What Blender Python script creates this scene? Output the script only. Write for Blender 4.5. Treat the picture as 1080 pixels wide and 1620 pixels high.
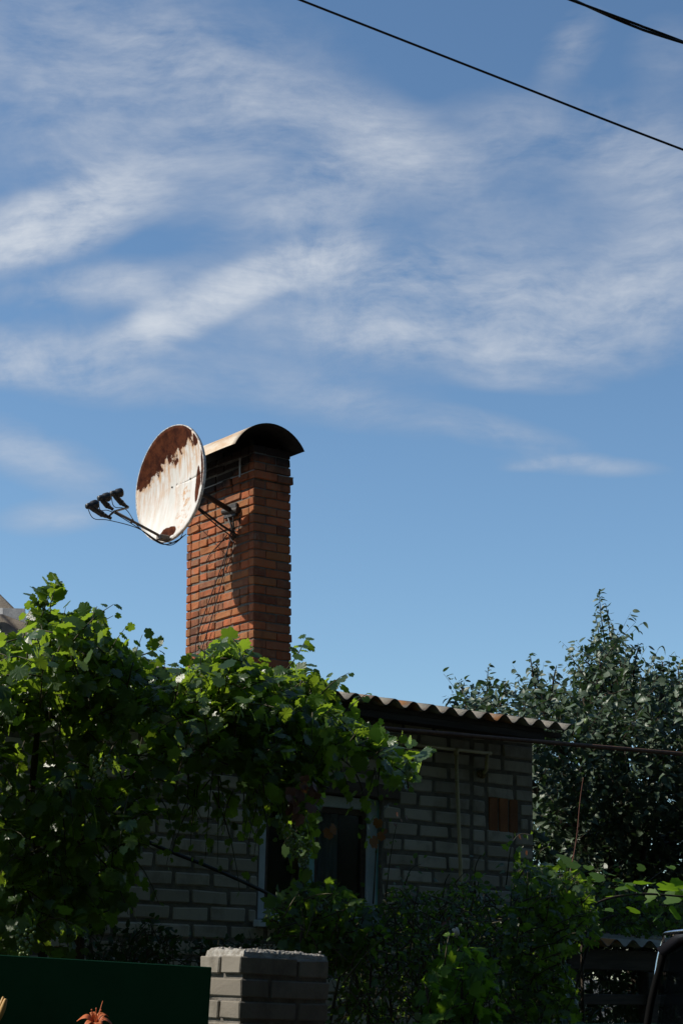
import bpy, bmesh, math, random
import numpy as np
from mathutils import Vector, Matrix, noise

random.seed(7)
rng = np.random.default_rng(7)
scene = bpy.context.scene
for o in list(bpy.data.objects):
    bpy.data.objects.remove(o)

# ------------------------------------------------------------------ camera
PXF, PCX, PCY, EYE = 2800.0, 540.0, 810.0, 1.6          # the photo is 1080 x 1620 px
HEAD, PITCH, ROLL = math.radians(51.9), math.atan(725 / 2800.0), math.radians(1.2)
fw = np.array([math.cos(HEAD) * math.cos(PITCH), math.sin(HEAD) * math.cos(PITCH), math.sin(PITCH)])
r0 = np.array([math.sin(HEAD), -math.cos(HEAD), 0.0])
u0 = np.cross(r0, fw)
rt = r0 * math.cos(ROLL) + u0 * math.sin(ROLL)
up = np.cross(rt, fw)
CAM = np.array([0.0, 0.0, EYE])
cd = bpy.data.cameras.new('camera')
cam = bpy.data.objects.new('camera', cd)
scene.collection.objects.link(cam)
cd.sensor_fit = 'VERTICAL'
cd.sensor_height = 36.0
cd.lens = PXF / 1620.0 * 36.0
cd.clip_start, cd.clip_end = 0.1, 4000.0
m = Matrix.Identity(4)
for i in range(3):
    m[i][0], m[i][1], m[i][2], m[i][3] = rt[i], up[i], -fw[i], CAM[i]
cam.matrix_world = m
scene.camera = cam
scene.view_settings.view_transform = 'Standard'
scene.view_settings.look = 'None'
scene.view_settings.gamma = 1.0
scene.view_settings.exposure = 0.4
scene.cycles.max_bounces = 6
scene.cycles.transparent_max_bounces = 8


def ray(x, y):
    return fw * PXF + rt * (x - PCX) - up * (y - PCY)


def at_y(x, y, Y):
    d = ray(x, y)
    return CAM + d * (Y / d[1])


def at_x(x, y, X):
    d = ray(x, y)
    return CAM + d * (X / d[0])


def at_d(x, y, D):
    return CAM + ray(x, y) / PXF * D


# ------------------------------------------------------------------ sun and sky
SUN_AZ, SUN_EL = math.radians(-33.8), math.radians(38.9)     # the way the light travels: towards +X, a little -Y, down
ldir = Vector((math.cos(SUN_AZ) * math.cos(SUN_EL), math.sin(SUN_AZ) * math.cos(SUN_EL), -math.sin(SUN_EL)))
sl = bpy.data.lights.new('sun', 'SUN')
sl.energy = 4.0
sl.angle = math.radians(0.5)
sl.color = (1.0, 0.93, 0.82)
so = bpy.data.objects.new('sun', sl)
scene.collection.objects.link(so)
so.rotation_euler = ldir.to_track_quat('-Z', 'Y').to_euler()
so.location = (-8, 14, 16)


class NT:
    """small helper for writing node graphs"""

    def __init__(s, tree):
        s.t = tree
        s.n = tree.nodes
        s.l = tree.links

    def node(s, kind, ins=None, **props):
        n = s.n.new(kind)
        for k, v in props.items():
            setattr(n, k, v)
        for k, v in (ins or {}).items():
            s.put(n.inputs[k], v)
        return n

    def put(s, sock, v):
        if isinstance(v, bpy.types.NodeSocket):
            s.l.new(v, sock)
        else:
            if getattr(sock, 'type', '') == 'RGBA' and len(v) == 3:
                v = (*v, 1.0)
            sock.default_value = v

    def math(s, op, a, b=0.0, c=None, clamp=False):
        n = s.node('ShaderNodeMath', operation=op, use_clamp=clamp)
        s.put(n.inputs[0], a)
        s.put(n.inputs[1], b)
        if c is not None:
            s.put(n.inputs[2], c)
        return n.outputs[0]

    def vmath(s, op, a, b=None, out=0):
        n = s.node('ShaderNodeVectorMath', operation=op)
        s.put(n.inputs[0], a)
        if b is not None:
            s.put(n.inputs[1], b)
        return n.outputs[out]

    def mapr(s, v, a, b, c=0.0, d=1.0, smooth=True):
        n = s.node('ShaderNodeMapRange', interpolation_type='SMOOTHSTEP' if smooth else 'LINEAR')
        s.put(n.inputs['Value'], v)
        s.put(n.inputs['From Min'], a)
        s.put(n.inputs['From Max'], b)
        s.put(n.inputs['To Min'], c)
        s.put(n.inputs['To Max'], d)
        return n.outputs['Result']

    def noise(s, vec, scale, detail=4.0, rough=0.55, dist=0.0):
        n = s.node('ShaderNodeTexNoise')
        if vec is not None:
            s.put(n.inputs['Vector'], vec)
        n.inputs['Scale'].default_value = scale
        n.inputs['Detail'].default_value = detail
        n.inputs['Roughness'].default_value = rough
        n.inputs['Distortion'].default_value = dist
        return n.outputs['Fac']

    def mix(s, f, a, b, blend='MIX'):
        n = s.node('ShaderNodeMix', data_type='RGBA', blend_type=blend)
        s.put(n.inputs[0], f)
        s.put(n.inputs[6], a)
        s.put(n.inputs[7], b)
        return n.outputs[2]

    def mapping(s, vec, loc=(0, 0, 0), rot=(0, 0, 0), scale=(1, 1, 1), kind='POINT'):
        n = s.node('ShaderNodeMapping', vector_type=kind)
        s.put(n.inputs['Vector'], vec)
        n.inputs['Location'].default_value = loc
        n.inputs['Rotation'].default_value = rot
        n.inputs['Scale'].default_value = scale
        return n.outputs['Vector']

    def ramp(s, f, stops):
        n = s.node('ShaderNodeValToRGB')
        s.put(n.inputs[0], f)
        e = n.color_ramp.elements
        while len(e) < len(stops):
            e.new(0.5)
        for el, (p, c) in zip(e, stops):
            el.position = p
            el.color = (*c, 1.0)
        return n.outputs['Color']


world = bpy.data.worlds.new('World')
scene.world = world
world.use_nodes = True
W = NT(world.node_tree)
W.n.clear()
sky = W.node('ShaderNodeTexSky', sky_type='NISHITA', sun_disc=False, sun_elevation=SUN_EL,
             sun_rotation=math.atan2(-ldir.x, -ldir.y), altitude=150.0, air_density=1.0, dust_density=0.2, ozone_density=2.0)
SKY_TINT = (.84, .99, 1.05)
skyc = W.mix(1.0, sky.outputs[0], SKY_TINT, 'MULTIPLY')
dirv = W.node('ShaderNodeTexCoord').outputs['Generated']
# the cloud layer: two coordinates on the dome of directions (fixed to the world)
den = W.math('MAXIMUM', W.vmath('DOT_PRODUCT', dirv, tuple(fw), out=1), 0.05)
cu = W.math('DIVIDE', W.vmath('DOT_PRODUCT', dirv, tuple(rt), out=1), den)
cv = W.math('DIVIDE', W.vmath('DOT_PRODUCT', dirv, tuple(up), out=1), den)
cxy = W.node('ShaderNodeCombineXYZ', {0: cu, 1: cv, 2: 0.0}).outputs[0]
CLOUDS = [  # centre x, y and radii (photo px at this focal length), tilt in degrees, weight
    (60, 362, 150, 40, 16, 3.4), (125, 315, 100, 30, 22, 1.3), (10, 395, 110, 22, 4, 1.2),
    (290, 495, 110, 30, 26, 2.7), (390, 455, 130, 24, 20, 1.5), (480, 412, 85, 26, 16, 2.4), (590, 432, 190, 32, -4, .9),
    (600, 490, 330, 70, -2, .62), (870, 490, 300, 80, 4, 1.0), (720, 540, 240, 32, -6, .7), (1000, 470, 160, 70, 14, .45),
    (30, 560, 190, 40, 0, 1.0), (110, 600, 170, 30, -8, .7), (370, 600, 230, 44, -10, .42), (600, 650, 150, 30, -10, .34), (800, 685, 100, 22, -14, .6),
    (920, 736, 100, 13, -3, .6), (870, 732, 60, 8, 8, .5), (40, 715, 130, 36, -22, .8), (85, 818, 70, 22, 4, .75), (830, 605, 90, 14, -4, .5),
    (150, 120, 320, 150, -12, .8), (330, 130, 160, 60, -34, .4), (480, 165, 220, 55, -26, .36), (620, 225, 100, 50, -24, .7),
    (1000, 240, 170, 65, -10, .85), (905, 70, 60, 34, 55, .7), (1060, 90, 60, 60, 50, .35), (540, 310, 150, 60, 30, .65), (420, 320, 130, 60, 0, .5),
    (1060, 350, 90, 70, 45, .65), (150, 450, 140, 32, 4, .8), (210, 455, 60, 26, -20, .5), (760, 240, 90, 70, 40, .55), (750, 370, 200, 50, 10, .5), (200, 250, 150, 50, 10, .4)]
tot = None
for (x, y, rx, ry, a, w) in CLOUDS:
    v = W.mapping(cxy, ((x - PCX) / PXF, -(y - PCY) / PXF, 0), (0, 0, math.radians(a)), (rx * 1.25 / PXF, ry * 1.25 / PXF, 1), 'TEXTURE')
    g = W.mapr(W.vmath('LENGTH', v, out=1), 0.0, 1.5, w, 0.0)
    tot = g if tot is None else W.math('ADD', tot, g)
tot = W.math('SUBTRACT', 1.0, W.math('EXPONENT', W.math('MULTIPLY', tot, -.56)))
warp = W.node('ShaderNodeTexNoise', {'Vector': cxy})
warp.inputs['Scale'].default_value = 6.0
warp.inputs['Detail'].default_value = 5.0
wv = W.vmath('MULTIPLY', W.vmath('SUBTRACT', warp.outputs['Color'], (.5, .5, .5)), (.07, .055, 0))
cw = W.vmath('ADD', cxy, wv)
soft = W.noise(W.mapping(cw, rot=(0, 0, math.radians(-22)), scale=(1.0, 1.6, 1)), 9.0, 9.0, .62, .4)
fib = W.noise(W.mapping(cw, rot=(0, 0, math.radians(-30)), scale=(1.0, 4.5, 1)), 12.0, 8.0, .64)
fan = W.noise(W.mapping(cw, rot=(0, 0, math.radians(-72)), scale=(.8, 4.5, 1)), 12.0, 8.0, .66)
fine = W.noise(W.mapping(cw, rot=(0, 0, math.radians(-40)), scale=(1.0, 2.0, 1)), 55.0, 5.0, .6)
tex = W.math('ADD', W.math('MULTIPLY', W.math('SUBTRACT', soft, .5), 1.9), W.math('MULTIPLY', W.math('SUBTRACT', fib, .5), .55))
tex = W.math('ADD', tex, W.math('MULTIPLY', W.math('SUBTRACT', fan, .5), .95))
tex = W.math('ADD', tex, W.math('MULTIPLY', W.math('SUBTRACT', fine, .5), .5))
dens = W.math('MULTIPLY', tot, W.math('MAXIMUM', W.math('ADD', 1.0, W.math('MULTIPLY', tex, 1.8)), 0.0))
cl_f = W.math('SUBTRACT', 1.0, W.math('EXPONENT', W.math('MULTIPLY', W.math('MAXIMUM', W.math('SUBTRACT', dens, .04), 0.0), -1.35)))
cloudc = W.mix(cl_f, (3.0, 3.3, 4.0), (6.2, 6.5, 6.8))
finalc = W.mix(cl_f, skyc, cloudc)
bg = W.node('ShaderNodeBackground', {'Color': finalc, 'Strength': 0.095})
W.l.new(bg.outputs[0], W.node('ShaderNodeOutputWorld').inputs['Surface'])


# ------------------------------------------------------------------ materials
def new_mat(name):
    mt = bpy.data.materials.new(name)
    mt.use_nodes = True
    t = NT(mt.node_tree)
    t.n.clear()
    out = t.node('ShaderNodeOutputMaterial')
    return mt, t, out


def surface(name, c1, c2, scale=8.0, rough=0.7, metal=0.0, bump=0.0, bscale=60.0, spec=0.4, stretch=(1, 1, 1), island=0.0, coat=0.0):
    """two-tone noise paint, wood, metal or masonry with a fine bump"""
    mt, t, out = new_mat(name)
    co = t.node('ShaderNodeTexCoord').outputs['Object']
    v = t.mapping(co, scale=stretch)
    f = t.mapr(t.noise(v, scale, 6.0, .6), .3, .7)
    col = t.mix(f, c1, c2)
    if island:
        ri = t.node('ShaderNodeNewGeometry').outputs['Random Per Island']
        hs = t.node('ShaderNodeHueSaturation', {'Color': col, 'Value': t.mapr(ri, 0, 1, 1 - island, 1 + island, smooth=False)})
        col = hs.outputs[0]
    p = t.node('ShaderNodeBsdfPrincipled', {'Base Color': col, 'Roughness': rough, 'Metallic': metal, 'Specular IOR Level': spec, 'Coat Weight': coat})
    if bump:
        b = t.node('ShaderNodeBump', {'Height': t.noise(v, bscale, 5.0, .65), 'Strength': bump, 'Distance': .01})
        t.l.new(b.outputs[0], p.inputs['Normal'])
    t.l.new(p.outputs[0], out.inputs['Surface'])
    return mt


def leaf_mat(name, c1, c2, trans, rough=0.42, spec=0.45, tw=0.42, veins=0.0):
    mt, t, out = new_mat(name)
    g = t.node('ShaderNodeNewGeometry')
    ri = g.outputs['Random Per Island']
    co = t.node('ShaderNodeTexCoord').outputs['Object']
    f = t.math('ADD', t.math('MULTIPLY', ri, .75), t.math('MULTIPLY', t.noise(co, 25.0, 3.0), .3), clamp=True)
    col = t.mix(f, c1, c2)
    tcol = t.mix(f, tuple(x * .75 for x in trans), tuple(x * 1.2 for x in trans))
    b = t.node('ShaderNodeBump', {'Height': t.noise(co, 90.0, 3.0), 'Strength': .25, 'Distance': .006})
    p = t.node('ShaderNodeBsdfPrincipled', {'Base Color': col, 'Roughness': rough, 'Specular IOR Level': spec, 'Normal': b.outputs[0]})
    tr = t.node('ShaderNodeBsdfTranslucent', {'Color': tcol})
    mx = t.node('ShaderNodeMixShader', {0: tw})
    t.l.new(p.outputs[0], mx.inputs[1])
    t.l.new(tr.outputs[0], mx.inputs[2])
    t.l.new(mx.outputs[0], out.inputs['Surface'])
    return mt


def red_brick_mat():
    mt, t, out = new_mat('red_brick')
    g = t.node('ShaderNodeNewGeometry')
    ri = g.outputs['Random Per Island']
    co = t.node('ShaderNodeTexCoord').outputs['Object']
    base = t.ramp(ri, [(0, (.25, .075, .03)), (.22, (.38, .11, .045)), (.42, (.30, .12, .045)), (.6, (.42, .12, .05)), (.8, (.26, .105, .055)), (1, (.16, .05, .028))])
    col = t.mix(t.math('MULTIPLY', t.mapr(t.noise(co, 22, 6, .65), .4, .75), .6), base, (.30, .17, .085))
    col = t.mix(t.math('MULTIPLY', t.mapr(t.noise(co, 60, 5, .7), .56, .75), .5), col, (.14, .07, .05))
    col = t.mix(t.math('MULTIPLY', t.mapr(t.noise(co, 9, 8, .75), .57, .68), .6), col, (.27, .23, .185))
    col = t.mix(t.math('MULTIPLY', t.mapr(t.noise(t.mapping(co, scale=(1, 1, .35)), 4, 6, .7), .48, .66), .65), col, (.07, .035, .022))
    sep = t.node('ShaderNodeSeparateXYZ', {0: co})
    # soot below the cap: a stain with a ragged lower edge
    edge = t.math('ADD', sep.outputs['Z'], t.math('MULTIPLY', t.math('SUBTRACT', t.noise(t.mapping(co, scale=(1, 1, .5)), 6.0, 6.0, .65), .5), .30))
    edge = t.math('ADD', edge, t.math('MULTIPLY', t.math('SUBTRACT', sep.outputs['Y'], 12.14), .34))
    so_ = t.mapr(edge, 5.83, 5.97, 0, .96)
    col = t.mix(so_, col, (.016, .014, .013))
    p = t.node('ShaderNodeBsdfPrincipled', {'Base Color': col, 'Roughness': .9, 'Specular IOR Level': .2})
    b = t.node('ShaderNodeBump', {'Height': t.noise(co, 70, 6, .7), 'Strength': .6, 'Distance': .008})
    t.l.new(b.outputs[0], p.inputs['Normal'])
    t.l.new(p.outputs[0], out.inputs['Surface'])
    return mt


def silicate_mat(name, tone):
    mt, t, out = new_mat(name)
    ri = t.node('ShaderNodeNewGeometry').outputs['Random Per Island']
    co = t.node('ShaderNodeTexCoord').outputs['Object']
    a = tuple(x * tone for x in (.30, .265, .215))
    b_ = tuple(x * tone for x in (.43, .39, .325))
    col = t.mix(ri, a, b_)
    col = t.mix(t.math('MULTIPLY', t.mapr(t.noise(co, 7, 6, .65), .48, .72), .65), col, tuple(x * tone for x in (.19, .165, .13)))
    col = t.mix(t.math('MULTIPLY', t.mapr(t.noise(t.mapping(co, scale=(1, 1, .4)), 2.2, 6, .7), .52, .72), .6), col, tuple(x * tone for x in (.14, .12, .095)))
    col = t.mix(t.math('MULTIPLY', t.mapr(t.noise(co, 90, 4, .7), .6, .72), .5), col, tuple(x * tone for x in (.2, .19, .17)))
    p = t.node('ShaderNodeBsdfPrincipled', {'Base Color': col, 'Roughness': .92, 'Specular IOR Level': .2})
    b = t.node('ShaderNodeBump', {'Height': t.noise(co, 80, 6, .7), 'Strength': .5, 'Distance': .006})
    t.l.new(b.outputs[0], p.inputs['Normal'])
    t.l.new(p.outputs[0], out.inputs['Surface'])
    return mt


def dish_mat(R):
    """white paint on rusting steel; local X is the facing direction, Y and Z lie in the dish plane"""
    mt, t, out = new_mat('rusty_white_paint')
    co = t.node('ShaderNodeTexCoord').outputs['Object']
    s = t.node('ShaderNodeSeparateXYZ', {0: co})
    y, z = s.outputs['Y'], s.outputs['Z']
    nz = t.math('SUBTRACT', t.noise(t.mapping(co, scale=(1, 1.3, .9)), 9.0, 8.0, .68), .5)
    nz2 = t.math('SUBTRACT', t.noise(t.mapping(co, scale=(1, 4, 1)), 5.0, 5.0, .6), .5)
    # bare rust over the upper part and down one side (local Y grows towards the viewer's left)
    e = t.math('ADD', t.math('MULTIPLY', y, DISH_N[0]), t.math('MULTIPLY', z, DISH_N[1]))
    e = t.math('ADD', t.math('SUBTRACT', e, DISH_N[2]), t.math('ADD', t.math('ADD', t.math('MULTIPLY', nz, .26), t.math('MULTIPLY', nz2, .08)), t.math('MULTIPLY', t.math('SUBTRACT', t.noise(co, 5.0, 2.5), .5), .42)))
    rust = t.mapr(e, -.016, .010)

    def blob(by, bz, ry, rz, k):
        v = t.mapping(co, (0, by, bz), (0, 0, 0), (1, ry, rz), 'TEXTURE')
        v = t.vmath('MULTIPLY', v, (0, 1, 1))
        d = t.math('ADD', t.vmath('LENGTH', v, out=1), t.math('MULTIPLY', nz, k))
        return t.mapr(d, .93, 1.05, 1.0, 0.0)
    for bl in DISH_BLOBS:
        rust = t.math('MAXIMUM', rust, blob(*bl))
    # runs of rust washed down over the paint
    run = t.noise(t.mapping(co, scale=(1, 9, 1.2)), 3.2, 6, .65)
    near = t.mapr(e, -.42, .02)
    runs = t.math('MULTIPLY', t.mapr(run, .42, .66), t.math('ADD', t.math('MULTIPLY', near, .95), .14), clamp=True)
    blot = t.math('MULTIPLY', t.mapr(t.noise(co, 8, 8, .7), .50, .66), .9)
    low = blob(DISH_STREAK[0], DISH_STREAK[1], DISH_STREAK[2], DISH_STREAK[3], 1.6)
    runs = t.math('MAXIMUM', runs, t.math('MULTIPLY', low, t.mapr(t.noise(co, 14, 7, .7), .47, .62)))
    runs = t.math('MAXIMUM', runs, t.math('MULTIPLY', blot, near))
    halo = t.math('MULTIPLY', t.mapr(e, -.085, -.01), t.mapr(t.noise(co, 16, 6, .7), .35, .6))
    runs = t.math('MAXIMUM', runs, t.math('MULTIPLY', halo, .9))
    white = t.mix(t.mapr(t.noise(t.mapping(co, scale=(1, 5, 1)), 5, 5), .35, .7), (.60, .575, .52), (.70, .68, .64))
    orange = t.mix(t.noise(co, 12, 4), (.42, .19, .06), (.60, .38, .20))
    col = t.mix(runs, white, orange)
    rcol = t.mix(t.mapr(t.noise(co, 11, 8, .75), .35, .65), (.034, .010, .006), (.100, .030, .013))
    col = t.mix(rust, col, rcol)
    p = t.node('ShaderNodeBsdfPrincipled', {'Base Color': col, 'Roughness': t.mapr(rust, 0, 1, .5, .95), 'Specular IOR Level': t.mapr(rust, 0, 1, .35, .06)})
    hb = t.math('SUBTRACT', t.math('MULTIPLY', t.noise(co, 60, 5), .25), t.math('MULTIPLY', rust, .3))
    b = t.node('ShaderNodeBump', {'Height': hb, 'Strength': .3, 'Distance': .006})
    t.l.new(b.outputs[0], p.inputs['Normal'])
    t.l.new(p.outputs[0], out.inputs['Surface'])
    return mt


def slate_mat():
    mt, t, out = new_mat('weathered_slate')
    co = t.node('ShaderNodeTexCoord').outputs['Object']
    f = t.noise(t.mapping(co, scale=(1.0, .35, 1)), 5.0, 6, .65)
    col = t.ramp(f, [(.3, (.27, .25, .22)), (.5, (.42, .38, .31)), (.72, (.55, .49, .38))])
    li = t.mapr(t.noise(t.mapping(co, (3, 0, 0), scale=(1.0, .25, 1)), 2.6, 5, .6), .52, .62)
    col = t.mix(li, col, (.46, .20, .07))
    col = t.mix(t.mapr(t.noise(co, 40, 5, .7), .55, .7), col, (.12, .115, .10))
    p = t.node('ShaderNodeBsdfPrincipled', {'Base Color': col, 'Roughness': .9, 'Specular IOR Level': .2})
    b = t.node('ShaderNodeBump', {'Height': t.noise(co, 60, 6, .7), 'Strength': .5, 'Distance': .006})
    t.l.new(b.outputs[0], p.inputs['Normal'])
    t.l.new(p.outputs[0], out.inputs['Surface'])
    return mt


def glass_mat(name, col=(.5, .55, .57), tr=.95, rough=.14):
    mt, t, out = new_mat(name)
    gl = t.node('ShaderNodeBsdfGlossy', {'Color': (tr, tr, tr, 1), 'Roughness': rough})
    tp = t.node('ShaderNodeBsdfTransparent', {'Color': (*col, 1)})
    fr = t.node('ShaderNodeFresnel', {'IOR': t.mapr(t.node('ShaderNodeNewGeometry').outputs['Backfacing'], 0, 1, 1.5, 1 / 1.5, smooth=False)})
    mx = t.node('ShaderNodeMixShader', {0: fr.outputs[0]})
    t.l.new(tp.outputs[0], mx.inputs[1])
    t.l.new(gl.outputs[0], mx.inputs[2])
    t.l.new(mx.outputs[0], out.inputs['Surface'])
    return mt


# ------------------------------------------------------------------ mesh helpers
def prop(o, label=None, cat=None, group=None, kind=None):
    if label:
        o['label'] = label
    if cat:
        o['category'] = cat
    if group:
        o['group'] = group
    if kind:
        o['kind'] = kind
    return o


def empty(name, loc, label=None, cat=None, group=None):
    o = bpy.data.objects.new(name, None)
    scene.collection.objects.link(o)
    o.location = loc
    o.empty_display_size = .1
    return prop(o, label, cat, group)


def link(name, me, mats, parent=None, smooth=False, world=True):
    o = bpy.data.objects.new(name, me)
    scene.collection.objects.link(o)
    for mt in (mats if isinstance(mats, (list, tuple)) else [mats]):
        me.materials.append(mt)
    if smooth:
        me.polygons.foreach_set('use_smooth', [True] * len(me.polygons))
    if parent is not None:
        o.parent = parent
        if world:
            o.matrix_parent_inverse = parent_matrix(parent).inverted()
    return o


def parent_matrix(o):
    mt = Matrix.LocRotScale(o.location, o.rotation_euler, o.scale)
    if o.parent:
        mt = parent_matrix(o.parent) @ o.matrix_parent_inverse @ mt
    return mt


class MB:
    def __init__(s):
        s.v, s.f, s.mi = [], [], []
        s.cur = 0

    def add(s, vs, fs):
        k = len(s.v)
        s.v += [tuple(map(float, p)) for p in vs]
        for q in fs:
            s.f.append(tuple(i + k for i in q))
            s.mi.append(s.cur)

    def box(s, x0, x1, y0, y1, z0, z1):
        vs = [(x, y, z) for x in (x0, x1) for y in (y0, y1) for z in (z0, z1)]
        s.add(vs, [(0, 1, 3, 2), (4, 6, 7, 5), (0, 4, 5, 1), (2, 3, 7, 6), (0, 2, 6, 4), (1, 5, 7, 3)])

    def brick(s, c, h, bev=.006, jit=.0025, rot=0.0, rnd=random):
        """a chamfered, slightly irregular brick: centre c, half sizes h"""
        vs, idx = [], {}
        cs, sn = math.cos(rot), math.sin(rot)
        corner = {}
        for sx in (-1, 1):
            for sy in (-1, 1):
                for sz in (-1, 1):
                    j = [rnd.uniform(-jit, jit) for _ in range(3)]
                    b = bev * rnd.uniform(.75, 1.3)
                    base = [sx * h[0] + j[0], sy * h[1] + j[1], sz * h[2] + j[2]]
                    for ax in range(3):
                        p = list(base)
                        for k in range(3):
                            if k != ax:
                                p[k] -= (sx, sy, sz)[k] * b
                        idx[(sx, sy, sz, ax)] = len(vs)
                        vs.append((c[0] + p[0] * cs - p[1] * sn, c[1] + p[0] * sn + p[1] * cs, c[2] + p[2]))
        fs = []
        S = (-1, 1)
        for ax in range(3):
            o1, o2 = [k for k in range(3) if k != ax]
            for sg in S:
                q = []
                for a, b in ((-1, -1), (1, -1), (1, 1), (-1, 1)):
                    k = [0, 0, 0]
                    k[ax], k[o1], k[o2] = sg, a, b
                    q.append(idx[(*k, ax)])
                flip = (sg > 0) == (ax == 1)
                fs.append(tuple(q[::-1]) if flip else tuple(q))
        for ax in range(3):          # edges parallel to ax
            o1, o2 = [k for k in range(3) if k != ax]
            for a in S:
                for b in S:
                    k0 = [0, 0, 0]
                    k0[o1], k0[o2] = a, b
                    k1 = list(k0)
                    k0[ax], k1[ax] = -1, 1
                    fs.append((idx[(*k0, o1)], idx[(*k1, o1)], idx[(*k1, o2)], idx[(*k0, o2)]))
        for sx in S:
            for sy in S:
                for sz in S:
                    fs.append(tuple(idx[(sx, sy, sz, k)] for k in range(3)))
        s.add(vs, fs)

    def tube(s, pts, r, n=8, cap=True):
        pts = [np.array(p, float) for p in pts]
        rs = r if isinstance(r, (list, tuple)) else [r] * len(pts)
        k = len(s.v)
        prev = None
        for i, p in enumerate(pts):
            d = pts[min(i + 1, len(pts) - 1)] - pts[max(i - 1, 0)]
            d = d / (np.linalg.norm(d) + 1e-9)
            if prev is None:
                a = np.cross(d, (0, 0, 1) if abs(d[2]) < .9 else (1, 0, 0))
            else:
                a = prev - d * (prev @ d)
            a = a / (np.linalg.norm(a) + 1e-9)
            prev = a
            b = np.cross(d, a)
            for j in range(n):
                t = 2 * math.pi * j / n
                s.v.append(tuple(p + rs[i] * (math.cos(t) * a + math.sin(t) * b)))
        for i in range(len(pts) - 1):
            for j in range(n):
                s.f.append((k + i * n + j, k + i * n + (j + 1) % n, k + (i + 1) * n + (j + 1) % n, k + (i + 1) * n + j))
                s.mi.append(s.cur)
        if cap:
            s.f.append(tuple(k + j for j in range(n))[::-1])
            s.f.append(tuple(k + (len(pts) - 1) * n + j for j in range(n)))
            s.mi += [s.cur, s.cur]

    def grid(s, P, both=None):
        """P: rows of points"""
        n, m_ = len(P), len(P[0])
        fs = [(i * m_ + j, i * m_ + j + 1, (i + 1) * m_ + j + 1, (i + 1) * m_ + j) for i in range(n - 1) for j in range(m_ - 1)]
        s.add([p for r in P for p in r], fs)

    def ball(s, c, r, nu=10, nv=7, sc=(1, 1, 1)):
        vs = [(c[0], c[1], c[2] + r * sc[2])]
        for i in range(1, nv):
            t = math.pi * i / nv
            for j in range(nu):
                a = 2 * math.pi * j / nu
                vs.append((c[0] + r * sc[0] * math.sin(t) * math.cos(a), c[1] + r * sc[1] * math.sin(t) * math.sin(a), c[2] + r * sc[2] * math.cos(t)))
        vs.append((c[0], c[1], c[2] - r * sc[2]))
        fs = [(0, 1 + j, 1 + (j + 1) % nu) for j in range(nu)]
        for i in range(nv - 2):
            for j in range(nu):
                a, b = 1 + i * nu, 1 + (i + 1) * nu
                fs.append((a + j, b + j, b + (j + 1) % nu, a + (j + 1) % nu))
        L = len(vs) - 1
        fs += [(L, 1 + (nv - 2) * nu + (j + 1) % nu, 1 + (nv - 2) * nu + j) for j in range(nu)]
        s.add(vs, fs)

    def lathe(s, origin, axis, prof, n=16):
        """prof: (distance along the axis, radius)"""
        ax = np.array(axis, float) / np.linalg.norm(axis)
        s.tube_prof([np.array(origin) + ax * t for t, _ in prof], [max(r, 1e-4) for _, r in prof], ax, n)

    def tube_prof(s, pts, rs, ax, n):
        a = np.cross(ax, (0, 0, 1) if abs(ax[2]) < .9 else (1, 0, 0))
        a /= np.linalg.norm(a)
        b = np.cross(ax, a)
        P = [[p + r * (math.cos(2 * math.pi * j / n) * a + math.sin(2 * math.pi * j / n) * b) for j in range(n + 1)] for p, r in zip(pts, rs)]
        s.grid(P)

    def mesh(s, name):
        me = bpy.data.meshes.new(name)
        me.from_pydata(s.v, [], s.f)
        if max(s.mi, default=0):
            me.polygons.foreach_set('material_index', s.mi)
        me.update()
        return me

    def build(s, name, mats, parent=None, smooth=False, fix=False, world=True):
        me = s.mesh(name)
        if fix:
            bm = bmesh.new()
            bm.from_mesh(me)
            bmesh.ops.recalc_face_normals(bm, faces=bm.faces)
            bm.to_mesh(me)
            bm.free()
        return link(name, me, mats, parent, smooth, world)


def solidify(o, t, offset=0.0):
    md = o.modifiers.new('thickness', 'SOLIDIFY')
    md.thickness = t
    md.offset = offset
    return o


def rot_about(axis, ang, piv):
    """rigid rotation as a function on points"""
    R = Matrix.Rotation(ang, 4, Vector(axis))
    P = Vector(piv)
    return Matrix.Translation(P) @ R @ Matrix.Translation(-P)


def bez(ps, n=16):
    """smooth curve through the points (Catmull-Rom)"""
    P = [np.array(p, float) for p in ps]
    P = [2 * P[0] - P[1]] + P + [2 * P[-1] - P[-2]]
    out = []
    for i in range(1, len(P) - 2):
        for k in range(n):
            t = k / n
            out.append(.5 * ((2 * P[i]) + (P[i + 1] - P[i - 1]) * t + (2 * P[i - 1] - 5 * P[i] + 4 * P[i + 1] - P[i + 2]) * t * t
                             + (-P[i - 1] + 3 * P[i] - 3 * P[i + 1] + P[i + 2]) * t ** 3))
    out.append(P[-2])
    return out


# ------------------------------------------------------------------ dish numbers (local Y, Z in metres; used by its paint)
DISH_C = np.array((7.87, 12.438, 5.615))
DISH_R = .506
DISH_AZ = math.radians(181.3)


def dish_local(px, py):
    """a photo point on the dish plane, in the dish's own axes"""
    n = np.array((math.cos(DISH_AZ), math.sin(DISH_AZ), 0))
    d = ray(px, py)
    t = ((DISH_C - CAM) @ n) / (d @ n)
    q = CAM + d * t - DISH_C
    yl = np.array((-math.sin(DISH_AZ), math.cos(DISH_AZ), 0))
    return float(q @ yl), float(q[2])


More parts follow.
